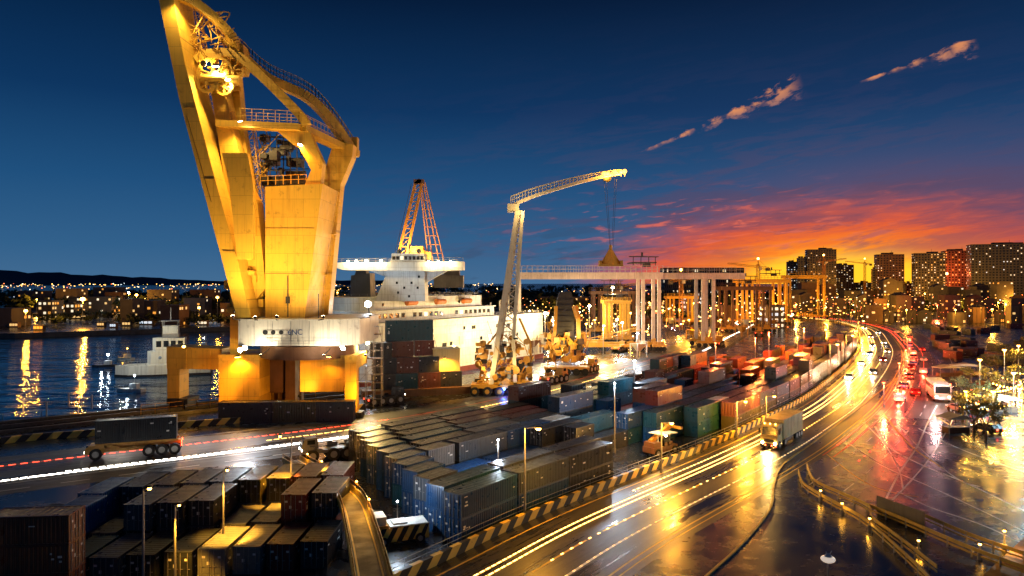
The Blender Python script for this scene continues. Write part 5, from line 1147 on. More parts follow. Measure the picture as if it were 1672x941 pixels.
# floodlit yard machine in the gap
ym = thing('reach_stacker', 'brown yard machine with yellow boom and floodlit white roof in the gap between stacks', 'reach stacker', G(1078, 742, 0), math.radians(38)); ym.scale = (.8, .8, .8)
mb = MB(); mb.box((0, 0, 1.5), (8, 3.4, 1.3)); mb.box((-2.5, 0, 2.6), (2.6, 3, 1.2)); 
for i in range(14): mb.box((rr.uniform(-4, 4), rr.uniform(-1.6, 1.6), rr.uniform(1.6, 3.2)), (rr.uniform(.4, 1.4), rr.uniform(.4, 1.2), rr.uniform(.3, 1)))
mb.build('body', brownp, ym); mb = MB(); mb.bar((-3, .4, 3.2), (4.5, .4, 6.2), .8, .9); mb.box((5, .4, 5.6), (.6, 5, .6)); mb.build('boom', yellow2, ym)
mb = MB(); mb.box((0.4, -.9, 3.0), (2, 1.5, 2.0)); cb = mb.build('cab', glass, ym); mb = MB(); mb.box((.2, -.6, 5.0), (5.2, 4.2, .16)); 
for a in (-1.8, 2.2): mb.bar((a, -.9, 2), (a, -.9, 5), .15)
mb.build('canopy', whitep, ym); wheels(ym, [(x, s*1.5, .95) for x in (-2.8, 2.9) for s in (-1, 1)], .95, .7)
pm = G(1078, 742); lamp('work_light', pm+Vector((-1, -1.5, 6.6)), 600, WARM, .3); lamp('work_light', pm+Vector((-4, -4, 4)), 200, AMBER, .3)
mb = MB(); mb.box((-1, -2.4, 4.75), (.5, .3, .3)); mb.build('work_lamp', E_warm, ym)
# ------------------------------------------------------------------ quay floodlights and left road wash
GF = 'floodlight masts on the quay'
for i, (px, py, ptop, col, em, pw) in enumerate([(872, 590, 520, (1, .92, .74), E_warm, 6500), (890, 578, 512, (1, .7, .3), E_warm, 8000), (962, 560, 500, (1, .7, .3), E_warm, 8000), (1000, 556, 470, (1, .7, .3), E_warm, 8000), (1040, 585, 545, COOL, E_cool, 1500), (985, 580, 532, WARM, E_warm, 9000), (742, 610, 565, WARM, E_warm, 5000), (800, 596, 548, WARM, E_warm, 8000)]):
    p = G(px, py); h = (py-ptop)/F*p.y; lamp_post(p, h, f'bright floodlight post on the quay, {ordw(i+1)} in line beside the white ship' if i not in (4,) else 'cool white floodlight post low beside the tall gantry legs', col, em, pw, (0, -1.2), GF, .8 if i < 4 else .5)
# smaller work lamps, crate piles and hoppers crowd the quay between ship and gantries
for i in range(44):
    px, py = rr.uniform(862, 1060), rr.uniform(538, 592)
    if i > 17: px, py = rr.uniform(1075, 1275), rr.uniform(520, 556)
    p = G(px, py)
    if i % 2 == 0: lamp_post(p, rr.uniform(8, 16), f'{["warm","amber","cool"][i%3] if i < 18 else "orange"} quay work lamp, {ordw(i//2+1)} counted from the dark loader tower', (WARM, AMBER, COOL)[i % 3] if i < 18 else ((1, .36, .05), AMBER)[i//2 % 2], (E_warm, E_amber, E_cool)[i % 3] if i < 18 else E_amber, 2600 if i < 18 else 7000, (0, 0), 'quay work lamps', .55, radius=.5)
    else:
        t = thing('hopper', f'{["yellow","brown","cream"][i%3]} hopper frame on the lit quay, {ordw(i//2+1)} counted from the dark loader tower', 'hopper', p, rr.uniform(0, 1), 'hoppers on the lit quay'); mm = (yellow2, brownp, ywhite)[i % 3]; hh = rr.uniform(4, 9)
        mb = MB(); mb.add([(-2.6, -2.6, hh), (2.6, -2.6, hh), (2.6, 2.6, hh), (-2.6, 2.6, hh), (-.7, -.7, hh*.45), (.7, -.7, hh*.45), (.7, .7, hh*.45), (-.7, .7, hh*.45)], [(0, 1, 5, 4), (1, 2, 6, 5), (2, 3, 7, 6), (3, 0, 4, 7), (4, 5, 6, 7)]); mb.rail([(-2.7, -2.7, hh), (2.7, -2.7, hh), (2.7, 2.7, hh)], 1, 1.3, .06, 2); mb.build('bin', mm, t)
        for a in (-2.4, 2.4):
            for b_ in (-2.4, 2.4): mb = MB(); mb.bar((a, b_, 0), (a, b_, hh), .35); mb.build('leg', mm, t)
floodlight(cr_, W(560, 568, 157), G(430, 735), 2500, COOL, E_cool, 80, size=.6)  # cool floodlights added on the crane to brighten the quay road
floodlight(cr_, W(400, 568, 157), G(280, 748), 4200, COOL, E_cool, 80, size=.6)
floodlight(cr_, W(392, 572, 157), G(60, 770), 12000, COOL, E_cool, 70, size=.6)
floodlight(cr_, W(600, 560, 176), G(640, 700), 9000, WARM, E_warm, 110, size=.5)
# floodlight arms added on the machinery house to brighten the tower and boom
for (a, b, aim, pw) in (((452, 523, 158), (452, 519, 147), (478, 400, 163), 4200), ((520, 523, 158), (528, 519, 147), (512, 350, 165), 4800), ((392, 523, 158), (380, 518, 146), (345, 240, 160), 4000), ((560, 523, 164), (604, 516, 160), (545, 330, 180), 6000), ((420, 523, 158), (416, 520, 146), (400, 380, 158), 5500)):
    mb = MB(); mb.bar(W(*a), W(*b)-Vector((0, 0, .3)), .2); mb.build('lamp_arm', steel, cr_, True)  # arm made for the added floodlight
    floodlight(cr_, W(*b)+Vector((0, 0, .2)), W(*aim), pw, WARM, E_warm, 105, size=.4, radius=.5)
floodlight(cr_, W(392, 198, 159.5), W(430, 380, 164), 4000, WARM, E_warm, 150, size=.5)
floodlight(cr_, W(300, 566, 170), W(300, 600, 165), 1200, AMBER, E_amber, 150, size=.4)
for px_, aim in ((330, (300, 585, 172)), (470, (455, 610, 170)), (575, (575, 640, 162))):
    p = W(px_, 676, 150); floodlight(cr_, Vector((p.x, 158, 5.6)), W(*aim), 1300, AMBER, E_amber, 150, size=.35)
for px_ in (415, 520, 590):
    p = W(px_, 590, 150); floodlight(cr_, Vector((p.x, 154, 15.2)), W(px_, 540, 158), 1100, (1, .85, .6), E_warm, 150, size=.3)  # floodlights added below the house to brighten its front
    mb = MB(); mb.bar((p.x, 154, 15.0), (p.x, 160, 16.2), .16); mb.build('lamp_arm', steel, cr_, True)  # arm made for the added floodlight
# ------------------------------------------------------------------ tug in the harbour
tugp = G(276, 612, -3); tb = thing('harbour_tug', 'small white tug with stepped wheelhouse on the dark water', 'boat', tugp, math.radians(200)); tb.scale = (1.6, 1.6, 1.6)
mb = MB(); hp = [(-9, -3), (-9, 3), (4, 3.2), (8, 2.2), (11, 0), (8, -2.2), (4, -3.2)]; mb.slab(hp, 0, 2.6); h_ = mb.build('hull', whitep, tb)
mb = MB(); mb.slab([(x*1.02, y*1.04) for x, y in hp], -.4, .5); mb.build('waterline_band', steel, h_)
mb = MB(); mb.slab([(-6, -2.3), (-6, 2.3), (3.5, 2.3), (4.5, 0), (3.5, -2.3)], 2.6, 5.6); c1 = mb.build('deckhouse', whitep, tb)
mb = MB(); mb.slab([(-3.5, -2.1), (-3.5, 2.1), (2.6, 2.1), (3.4, 0), (2.6, -2.1)], 5.6, 8.6); c2 = mb.build('wheelhouse', whitep, tb)
mb = MB(); mb.slab([(-2, -1.5), (-2, 1.5), (1.2, 1.5), (1.2, -1.5)], 9.6, 11.4); c3 = mb.build('flying_bridge', whitep, tb)
mb = MB(); mb.slab([(-2.2, -1.7), (-2.2, 1.7), (1.5, 1.7), (1.5, -1.7)], 12.4, 12.6)
for a in (-2, 1.2):
    for b_ in (-1.5, 1.5): mb.bar((a, b_, 8.6), (a, b_, 12.4), .12)
mb.box((-.5, 0, 9.1), (3.4, 3, 1)); mb.build('canopy', galv, c3)
for s in (-1, 1):
    for i in range(4): mb = MB(); mb.box((-2.6+i*1.5, s*2.11, 7.3), (1.05, .06, 1.4)); mb.build('window', glass, c2)
    for i in range(4): mb = MB(); mb.wheel((-5+i*2.2, s*2.32, 4.2), .35, .06, (0, 1, 0), 0, 10); mb.build('porthole', glass, c1)
mb = MB(); mb.tube((-.4, 0, 12.6), (-.4, 0, 15.5), .1, 6); mb.bar((-.4, -1, 14.5), (-.4, 1, 14.5), .08); mb.build('mast', galv, tb)
mb = MB(); mb.rail([(4.5, -2.4, 2.6), (8, -1.9, 2.6), (10.6, 0, 2.6), (8, 1.9, 2.6), (4.5, 2.4, 2.6)], 1, 1.5, .05, 2); mb.rail([(-6, -3, 2.6), (-9, -3, 2.6), (-9, 3, 2.6), (-6, 3, 2.6)], 1, 1.5, .05, 2); mb.build('railing', galv, tb)
lamp('boat_light', tugp+Vector((-9, -18, 20)), 4200, (1, .9, .7), .5); lamp('boat_light', tugp+Vector((8, -9, 9)), 600, WARM, .3)  # unseen lights added in front of the tug to brighten it
for i, (px, py, em, lab) in enumerate([(172, 600, E_cool, 'small open workboat with a bright white deck lamp'), (205, 588, E_amber, 'small dark workboat left of the white tug with amber lamp'), (330, 568, E_cool, 'small blue lit boat right of the tug behind the portal'), (215, 640, E_cool, 'low workboat close to the quay under the railing')]):
    p = G(px, py, -3); t = thing('workboat', lab, 'boat', p, rr.uniform(2.6, 3.4), 'small workboats in the harbour')
    mb = MB(); mb.slab([(-4, -1.3), (-4, 1.3), (2, 1.4), (5, 0), (2, -1.4)], 0, 1.1); mb.build('hull', whitep if i % 2 else steel, t); mb = MB(); mb.box((-1, 0, 1.9), (2.4, 1.8, 1.6)); mb.build('cabin', whitep, t)
    mb = MB(); mb.tube((-1, 0, 2.7), (-1, 0, 5), .06, 5); mb.rail([(2, -1.2, 1.1), (4.6, 0, 1.1), (2, 1.2, 1.1)], .8, 1, .04, 1); mb.build('mast', galv, t)
    mb = MB(); mb.ball((-1, 0, 5.1), .42 if i == 0 else .25, 8); mb.build('deck_lamp', em, t); lamp('boat_light', p+Vector((-1, -1, 3.6)), 350 if i == 0 else 120, COOL if em is E_cool else AMBER, .3)
# ------------------------------------------------------------------ buildings
bwall = [paint(f'facade_{n}', c, .8, 0, .3, .3, 0, .1) for n, c in (('grey', (.11, .09, .085)), ('umber', (.15, .085, .06)), ('slate', (.085, .08, .09)), ('sand', (.16, .12, .07)))]
WPANE = {}
def pane_mesh(wd, ht, em):
    k = (round(wd, 2), round(ht, 2), em.name)
    if k not in WPANE:
        mb = MB(); mb.box((0, 0, 0), (wd, .14, ht)); o = mb.build('window', em); WPANE[k] = o.data; bpy.data.objects.remove(o)
    return WPANE[k]
def building(x, y, w_, dp, h, rz, wall, label, grp, floors=None, cols=None, lit=.35, roof='plant', maxw=60, unlit=True, seed=0, kinds=(0, 1), cat='building', name='apartment_block', ledge=True, es=1):
    r = random.Random(seed); t = thing(name, label, cat, (x, y, 0), rz, grp)
    floors = floors or max(1, int(h/3.2)); cols = cols or max(2, int(w_/3.4)); fh = h/floors; cw = w_/cols
    mb = MB(); mb.box((0, dp/2, h/2), (w_, dp, h))
    if ledge:
        for f in range(1, floors, 1 if floors < 12 else 2): mb.box((0, dp/2, f*fh), (w_+.3, dp+.3, .22))
        for c in range(0, cols+1, 3): mb.box((-w_/2+c*cw, -.06, h/2), (.35, .3, h-.1))
    mb.build('wall', wall, t)
    mb = MB(); mb.box((0, dp/2, h+.3), (w_+.4, dp+.4, .6))
    if roof == 'plant':
        for _ in range(3): mb.box((r.uniform(-.3, .3)*w_, dp*r.uniform(.3, .7), h+1.6), (w_*r.uniform(.1, .3), dp*.3, r.uniform(1.5, 3.6)))
        mb.bar((w_*.1, dp/2, h), (w_*.1, dp/2, h+6), .25)
    if roof == 'pitch': mb.prism([(-w_/2-.3, h+.6), (w_/2+.3, h+.6), (0, h+.6+w_*.22)], -.2, dp+.2)
    mb.build('roof', wall, t)
    slots = [(f, c, 'f') for f in range(floors) for c in range(cols)]
    sc_ = max(1, int(dp/3.6)); slots += [(f, c, 's') for f in range(floors) for c in range(sc_)]
    r.shuffle(slots); nl = min(int(len(slots)*lit), maxw); dark = MB(); ww, wh = cw*.52, fh*.5
    for i, (f, c, face) in enumerate(slots):
        z = (f+.5)*fh; s = -1 if x > 0 else 1
        loc, ang = ((-w_/2+(c+.5)*cw, -.1, z), 0) if face == 'f' else ((s*(w_/2+.1), (c+.5)*dp/sc_, z), PI/2)
        if i < nl:
            em = E_win[r.choice(kinds)]; o = bpy.data.objects.new('window', pane_mesh(ww*es, wh*es, em)); COL.objects.link(o); o.parent = t; o.location = loc; o.rotation_euler = (0, 0, ang)
        elif unlit: dark.box(loc, (ww, .12, wh), ang)
    if unlit and dark.f: tag(dark.build('unlit_window', glass, t), kind='stuff')
    return t
def bpx(x0, x1, ytop, d): a, b = W(x0, 0, d)[0], W(x1, 0, d)[0]; return (a+b)/2, b-a, W(0, ytop, d)[2]
GT = 'apartment towers on the sunset skyline'
for i, (x0, x1, yt, d, wl, lit, kinds, lab) in enumerate([
    (1594, 1690, 399, 850, 2, .24, (1, 1, 3), 'broad dark apartment block with scattered pale windows at the right frame edge'),
    (1546, 1592, 410, 930, 1, .3, (0, 2), 'brown apartment tower with amber windows beside the broad right-hand block'),
    (1497, 1541, 414, 900, 0, .3, (1, 0), 'dark apartment tower with lit windows, left of the brown tower'),
    (1434, 1474, 416, 950, 1, .22, (0, 1), 'slim stepped tower alone against the yellow glow with rooftop box'),
    (1425, 1440, 440, 960, 3, .2, (0, 2), 'narrow lower block attached left of the slim stepped tower'),
    (1320, 1364, 408, 1000, 0, .14, (1, 0), 'tall dark tower left of the sunset glow'),
    (1303, 1321, 422, 1010, 2, .2, (1, 3), 'lower slate wing left of the tall dark tower'),
    (1286, 1304, 428, 1040, 2, .5, (3, 1), 'small block with bluish lit windows left of the slate wing'),
    (1365, 1393, 433, 1080, 3, .3, (0, 1), 'sand coloured block right of the tall dark tower, catching the glow'),
    (1472, 1497, 463, 980, 3, .5, (0, 2), 'low amber lit block between the slim tower and the dark towers'),
    (1394, 1424, 462, 1100, 3, .4, (0, 1), 'low block in the brightest glow left of the slim stepped tower')]):
    x, w_, h = bpx(x0, x1, yt, d); building(x, d, w_, w_*.6 if w_ < 50 else 26, h, -math.atan2(x, d)*.6, bwall[wl], lab, GT, lit=lit, maxw=95, seed=i, kinds=kinds, es=.62)
mb = MB(); 
sg = W(1546, 447, 918); t = thing('signal_mast', 'red glowing beacon mast in front of the brown apartment tower', 'beacon', (sg.x, sg.y, 0)); mb = MB(); mb.tube((0, 0, 0), (0, 0, sg.z), .5, 6); mb.build('pole', steel, t); mb = MB(); mb.ball((0, 0, sg.z), 1.6, 8); mb.build('beacon', emit('bright_red_beacon', (1, .10, .03), 60), t); lamp('beacon_light', (sg.x, sg.y-4, sg.z), 26000, REDL, 1)
# long low building on the horizon behind the second gantry
x, w_, h = bpx(1085, 1215, 438, 1300); building(x, 1300, w_, 40, h, 0, bwall[2], 'long flat grey building on the horizon above the second gantry', 'low buildings on the skyline', floors=6, cols=40, lit=.2, maxw=50, roof=None, seed=50)
# mid-distance dark blocks right of centre
GM = 'low dark buildings below the towers'
k = 0; MB_ = []
for row, (d, y0, n_, xa, xb) in enumerate(((780, 468, 13, 1290, 1660), (640, 490, 14, 1290, 1690), (545, 506, 12, 1400, 1700))):
    for i in range(n_):
        a = xa+(xb-xa)*i/n_; wpx = (xb-xa)/n_*rr.uniform(.7, .98); x, w_, h = bpx(a, a+wpx, y0+rr.uniform(-9, 8), d+rr.uniform(-20, 20)); h = max(h, 4); k += 1
        building(x, d+rr.uniform(-20, 20), w_, w_*.7, h, rr.uniform(-.2, .1), bwall[rr.randint(0, 2)], f'{["dark flat-roofed","dim pitched-roof"][k%3==0]} low house, {ordw(i+1)} from left in the {["row under the towers","middle row below the towers","front row above the container field"][row]}', GM, lit=.18, maxw=9, unlit=False, roof='pitch' if k % 3 == 0 else None, seed=100+k, kinds=(0, 2, 1, 0), ledge=False, cat='house', name='low_house', es=.9)
# sheds/warehouses with lit fronts around the port centre
GS = 'sheds behind the gantry cranes'
for i, (x0, x1, yt, d, wl, lit, kd, lab) in enumerate([(1120, 1140, 484, 620, 0, .9, (3, 1), 'small white lit shed with pink glow behind the second gantry'), (1142, 1152, 478, 640, 0, .9, (3, 3), 'narrow bright white panel shed behind the second gantry leg'), (1254, 1282, 500, 480, 3, .85, (3, 1), 'bright white panelled shed between the far gantry legs'),
    (1055, 1110, 492, 700, 1, .3, (2, 0), 'dim red brown warehouse behind the first gantry legs'), (985, 1040, 488, 720, 1, .35, (0, 2), 'amber lit warehouse behind the floodlit quay'), (1180, 1215, 500, 560, 1, .3, (0, 2), 'brown shed left of the amber far gantry'), (880, 960, 486, 760, 0, .25, (0, 2), 'long dark warehouse behind the loader tower'), (1222, 1252, 492, 600, 1, .45, (0, 1), 'orange lit shed beneath the amber far gantry')]):
    x, w_, h = bpx(x0, x1, yt, d); building(x, d, w_, 16, max(h, 5), 0, bwall[wl], lab, GS, lit=lit, maxw=24, unlit=False, roof=None, seed=200+i, kinds=kd, ledge=False, name='shed', cat='shed')
# left shore
GLS = 'buildings along the far left shore'
lk = [(300-300+x, w0, y0) for x, w0, y0 in ((-20, 40, 505), (62, 22, 492), (92, 30, 496), (112, 70, 486), (172, 24, 478), (196, 20, 490), (230, 26, 492), (262, 30, 500), (300, 34, 488), (338, 24, 494), (360, 30, 496), (150, 40, 470), (240, 40, 474), (310, 40, 474), (28, 40, 476), (90, 36, 472), (540, 24, 486), (566, 20, 494))]
for i, (x0, w0, yt) in enumerate(lk):
    d = 560+(i % 5)*28 if yt > 480 else 760+(i % 3)*40
    if yt > 498: d = 500
    x, w_, h = bpx(x0, x0+w0, yt, d); building(x, d, w_, 18, max(h, 6), rr.uniform(-.15, .15), bwall[3 if i in (3, 2, 1) else i % 3], f'{"golden lit" if i in (1,2,3) else "dim"} shore building, {ordw(i+1)} counted along the far left shore', GLS, lit=.6 if i in (1, 2, 3) else .13, maxw=26, unlit=False, roof=None, seed=300+i, kinds=(0, 0, 2, 1), ledge=False, name='shore_building', cat='building')
# street lamps on the left shore
for i, (px, yb, yt, sz, pw) in enumerate([(135, 533, 489, 1.8, 26000), (42, 541, 508, 1.2, 6000), (211, 508, 480, .8, 5000), (223, 510, 482, 1.5, 9000), (277, 548, 504, 1.1, 3000), (325, 527, 503, 1.2, 3000), (355, 545, 486, 1.1, 3000), (551, 520, 478, .7, 5000)]):
    p = G(px, yb) if i not in (4, 6) else G(px, 532); h = W(0, yt, p.y)[2]; lamp_post(p, h, f'amber street lamp on the far left shore, {ordw([2,1,3,4,5,6,7,8][i])} from left', AMBER, E_amber, pw, (0, 0), 'amber lamps on the far left shore', sz, radius=.8)
p = G(210, 520); lamp_post(p, W(0, 478, p.y)[2], 'cool white lamp on the far left shore between the amber ones', COOL, E_cool, 5000, (0, 0), 'amber lamps on the far left shore', .7, radius=.8)
# lit kiosks, parked boats on shore: small bright objects
for i, (px, py, wpx, hpx, em) in enumerate([(62, 536, 16, 8, 2), (22, 532, 14, 6, 0), (164, 532, 12, 4, 0), (238, 527, 22, 8, 3), (184, 534, 10, 4, 3), (206, 531, 14, 4, 0), (294, 525, 14, 4, 1), (330, 529, 16, 5, 1), (350, 522, 20, 6, 3), (128, 518, 26, 6, 0)]):
    d = G(px, py+hpx/2).y; p = W(px, py, d); mb = MB(); mb.box((p.x, d+1.5, 1.8), (wpx/F*d, 3, 3.6)); t = tag(mb.build('kiosk', bwall[i % 3]), f'small lit waterside kiosk, {ordw(i+1)} counted on the far left shore', 'kiosk', 'small lit kiosks on the far left shore')
    for j in range(3): o = bpy.data.objects.new('window', pane_mesh(wpx/F*d*.25, 1.6, E_win[em])); COL.objects.link(o); o.parent = t; o.location = (p.x+(j-1)*wpx/F*d*.32, d-.1, 1.9)
for i, (px, d, z, pw, col, em) in enumerate([(1300, 610, 12, 40000, AMBER, E_amber), (1345, 690, 14, 50000, AMBER, E_amber), (1405, 720, 14, 60000, AMBER, E_amber), (1450, 620, 12, 40000, AMBER, E_amber), (1490, 750, 16, 50000, AMBER, E_amber), (1530, 600, 12, 40000, REDL, E_red), (1575, 700, 15, 60000, AMBER, E_amber), (1630, 640, 13, 50000, AMBER, E_amber), (1668, 760, 15, 60000, AMBER, E_amber), (1560, 520, 11, 20000, AMBER, E_amber), (1620, 530, 11, 20000, AMBER, E_amber), (1480, 520, 11, 20000, AMBER, E_amber), (1420, 880, 20, 90000, AMBER, E_amber), (1510, 860, 18, 90000, AMBER, E_amber), (1600, 820, 18, 80000, AMBER, E_amber), (1350, 960, 18, 90000, AMBER, E_amber), (1100, 600, 13, 30000, (1, .3, .3), E_red), (1060, 640, 13, 30000, AMBER, E_amber), (1000, 600, 13, 40000, AMBER, E_amber), (920, 640, 14, 40000, AMBER, E_amber), (150, 680, 14, 40000, AMBER, E_amber), (260, 640, 12, 30000, AMBER, E_amber), (330, 700, 14, 30000, AMBER, E_amber), (60, 720, 14, 30000, AMBER, E_amber)]):  # street lamps added to light the dark house facades
    x = W(px, 0, d)[0]; lamp_post(Vector((x, d, 0)), z, f'{"red" if em is E_red else "amber"} city street lamp, {ordw(i+1)} counted from the far bend of the highway', col, em, pw*.4, (0, 0), 'city street lamps', .75, radius=.9)
# distant lights: small lamp boxes on short posts spread over the far land
far_lights = {0: MB(), 1: MB(), 2: MB(), 3: MB(), 4: MB()}
def sprinkle(n_, px0, px1, d0, d1, z0, z1, s, wts):
    for _ in range(n_):
        d = d0*(d1/d0)**rr.random(); p = W(rr.uniform(px0, px1), 462, d); z = rr.uniform(z0, z1); q = s*d/1000*rr.uniform(.5, 1.4); far_lights[rr.choices((0, 1, 2, 3), wts)[0]].box((p.x, d, z), (q, q, q*.8)); far_lights[4].box((p.x, d+q*.6, z/2), (.25, .15, z))
sprinkle(90, -10, 420, 640, 3000, 4, 14, .75, (7, 2, 1, .6)); sprinkle(320, -40, 860, 2500, 9000, 6, 26, .7, (7, 2, 1, .4)); sprinkle(300, 780, 1290, 560, 2400, 3, 15, .85, (7, 2, 3, .4)); sprinkle(120, 860, 1060, 480, 900, 3, 12, 1.0, (6, 3, 1, 0)); sprinkle(700, 1280, 1690, 480, 1500, 3, 18, .62, (7, 1, 4, .2)); sprinkle(60, 1040, 1200, 600, 1100, 4, 12, 1.2, (2, 1, 5, 1)); sprinkle(90, 530, 640, 620, 2500, 4, 14, .8, (7, 1, 1, .5)); sprinkle(200, 1190, 1420, 560, 1000, 3, 18, 1.0, (6, 2, 2, 0)); sprinkle(110, 1060, 1300, 400, 640, 3, 16, 1.6, (7, 2, 3, 0)); sprinkle(70, 860, 1060, 330, 520, 3, 14, 1.7, (6, 4, 0, 0))
m_ = MB(); FE = [emit('far_amber', (1, .5, .1), 7, False), emit('far_warm', (1, .78, .45), 7, False), emit('far_red', (1, .18, .05), 6, False), emit('far_cool', (.75, .9, 1), 6, False)]
for k_, q in far_lights.items(): m_.add(q.v, q.f, k_)
tag(m_.build('distant_city_lights', FE+[steel]), 'countless tiny amber and white lamps over the far shore and city', 'city lights', None, 'stuff')
# ------------------------------------------------------------------ far woods: clumps of leaf faces in one dark mass
def leafmat(name, c):
    m, N, p = newmat(name); tc = N.new('ShaderNodeTexCoord'); n_ = N.noise(tc.outputs['Object'], .35, 4)
    N.put(p.inputs['Base Color'], N.mix(N.step(n_, .3, .7), tuple(x*.5 for x in c), tuple(x*1.4 for x in c))); p.inputs['Roughness'].default_value = .75; return m
leaf = leafmat('dark_foliage', (.03, .045, .02)); leafw = leafmat('warm_foliage', (.11, .10, .028)); bark = paint('bark', (.07, .05, .035), .9, 0, .4, .3, 0, 2)
def clump(mb, c, r, n_, s, sq=.8):
    for _ in range(n_):
        d = Vector((rr.gauss(0, 1), rr.gauss(0, 1), rr.gauss(0, .8))).normalized()*r*rr.uniform(.35, 1.0); d.z *= sq; p = Vector(c)+d
        a = Vector((rr.uniform(-1, 1), rr.uniform(-1, 1), rr.uniform(-.6, .6))).normalized()*s*rr.uniform(.6, 1.3); b = a.cross(Vector((rr.uniform(-1, 1), rr.uniform(-1, 1), rr.uniform(-1, 1)))).normalized()*s*rr.uniform(.5, 1)
        mb.add([p-a-b*.5, p+b, p+a-b*.4, p-b], [(0, 1, 2, 3)])
mb = MB()
for (px0, px1, d0, d1, n_, hmin, hmax) in ((-20, 440, 640, 1500, 220, 8, 20), (530, 640, 640, 1400, 50, 8, 18), (500, 900, 700, 1500, 150, 10, 20), (400, 1300, 1600, 3200, 170, 16, 26), (780, 1290, 640, 1400, 240, 8, 20), (1290, 1690, 700, 880, 110, 6, 14), (-20, 440, 500, 620, 90, 4, 9), (900, 1180, 560, 700, 60, 5, 11)):
    for _ in range(n_):
        d = rr.uniform(d0, d1); x = W(rr.uniform(px0, px1), 0, d)[0]; h = rr.uniform(hmin, hmax)
        for k_ in range(3): clump(mb, (x+rr.uniform(-h, h)*.6, d+rr.uniform(-3, 3), h*rr.uniform(.45, .75)), h*.45, 16, h*.16)
tag(mb.build('far_woods', leaf), 'dark mass of distant trees along the far shores', 'woods', None, 'stuff')
# ------------------------------------------------------------------ cars
def car_parts(scale, paintm):
    t = bpy.data.objects.new('car', None); COL.objects.link(t); s = scale
    mb = MB(); mb.prism([(x*s, z*s) for x, z in ((-2.15, .35), (2.1, .35), (2.2, .75), (1.2, .95), (.55, 1.4), (-1.2, 1.42), (-1.95, 1.0), (-2.2, .9))], -.86*s, .86*s); mb.build('body', paintm, t)
    mb = MB(); mb.prism([(x*s, z*s) for x, z in ((-1.75, .98), (1.1, .98), (.5, 1.34), (-1.15, 1.36))], -.875*s, .875*s); mb.add([(1.17*s, -.75*s, .985*s), (1.17*s, .75*s, .985*s), (.59*s, .68*s, 1.38*s), (.59*s, -.68*s, 1.38*s)], [(0, 1, 2, 3)]); mb.build('glazing', glass, t)
    for x in (-1.35, 1.35):
        for y in (-.82, .82): mb = MB(); mb.wheel((x*s, y*s, .33*s), .33*s, .2*s, (0, 1, 0), 0, 12); mb.build('wheel', rubber, t)
    for y in (-.62, .62):
        mb = MB(); mb.box((2.16*s, y*s, .68*s), (.1*s, .34*s, .16*s)); mb.build('headlight', E_head, t); mb = MB(); mb.box((-2.19*s, y*s, .8*s), (.1*s, .36*s, .16*s)); mb.build('taillight', E_tail, t)
    return t
carp = {k: paint('car_paint_'+k, c, .25, .3, .1, 0, 0, 1) for k, c in (('silver', (.4, .4, .42)), ('black', (.015, .015, .017)), ('white', (.65, .65, .63)), ('red', (.3, .02, .015)), ('blue', (.02, .05, .18)))}
cprot = {k: car_parts(1.35, m) for k, m in carp.items()}; refresh_kids(); cused = set()
def car(loc, rz, colr, label, grp, beam=None):
    o = cprot[colr] if colr not in cused else copy_tree(cprot[colr]); cused.add(colr); o.location = loc; o.rotation_euler = (0, 0, rz); tag(o, label, 'car', grp)
    f_ = Vector((math.cos(rz), math.sin(rz), 0))
    if beam == 'head': lamp('headlight_beam', Vector(loc)+f_*3.6+Vector((0, 0, 1.0)), 700, (1, .75, .4), .3)
    if beam == 'tail': lamp('taillight_glow', Vector(loc)-f_*4.0+Vector((0, 0, 1.1)), 900, (1, .05, .02), .3)
    return o
cc_ = list(carp)
for i, (t, o, beam) in enumerate([(300, -5, 'head'), (318, -10.5, 'head'), (345, -4.5, 'head'), (362, -11, None), (385, -5, 'head'), (402, -11.2, None), (430, -5, 'head'), (452, -10.5, None), (490, -5.5, None), (530, -10.5, None), (570, -5.5, None)]):
    p, h = BAR.at(t, o); car((p.x, p.y, .01), h+PI, cc_[i % 5], f'{cc_[i%5]} car coming towards us with headlights on, {ordw(i+1)} from the near end', 'cars on the highway', beam)
for i, (t, o, beam) in enumerate([(262, -21.5, 'tail'), (276, -24.5, None), (288, -21, 'tail'), (300, -29, None), (312, -21.3, 'tail'), (330, -24.8, 'tail'), (342, -21, None), (352, -21.3, 'tail'), (372, -24.6, None), (380, -21, 'tail'), (400, -21.2, 'tail'), (418, -25, None), (440, -21, 'tail'), (470, -21.3, None), (500, -25, 'tail'), (540, -21, None)]):
    p, h = BAR.at(t, o); car((p.x, p.y, .01), h, cc_[(i+2) % 5], f'{cc_[(i+2)%5]} car with red tail lights, {ordw(i+1)} from the near end of the outbound carriageway', 'cars on the highway', beam)
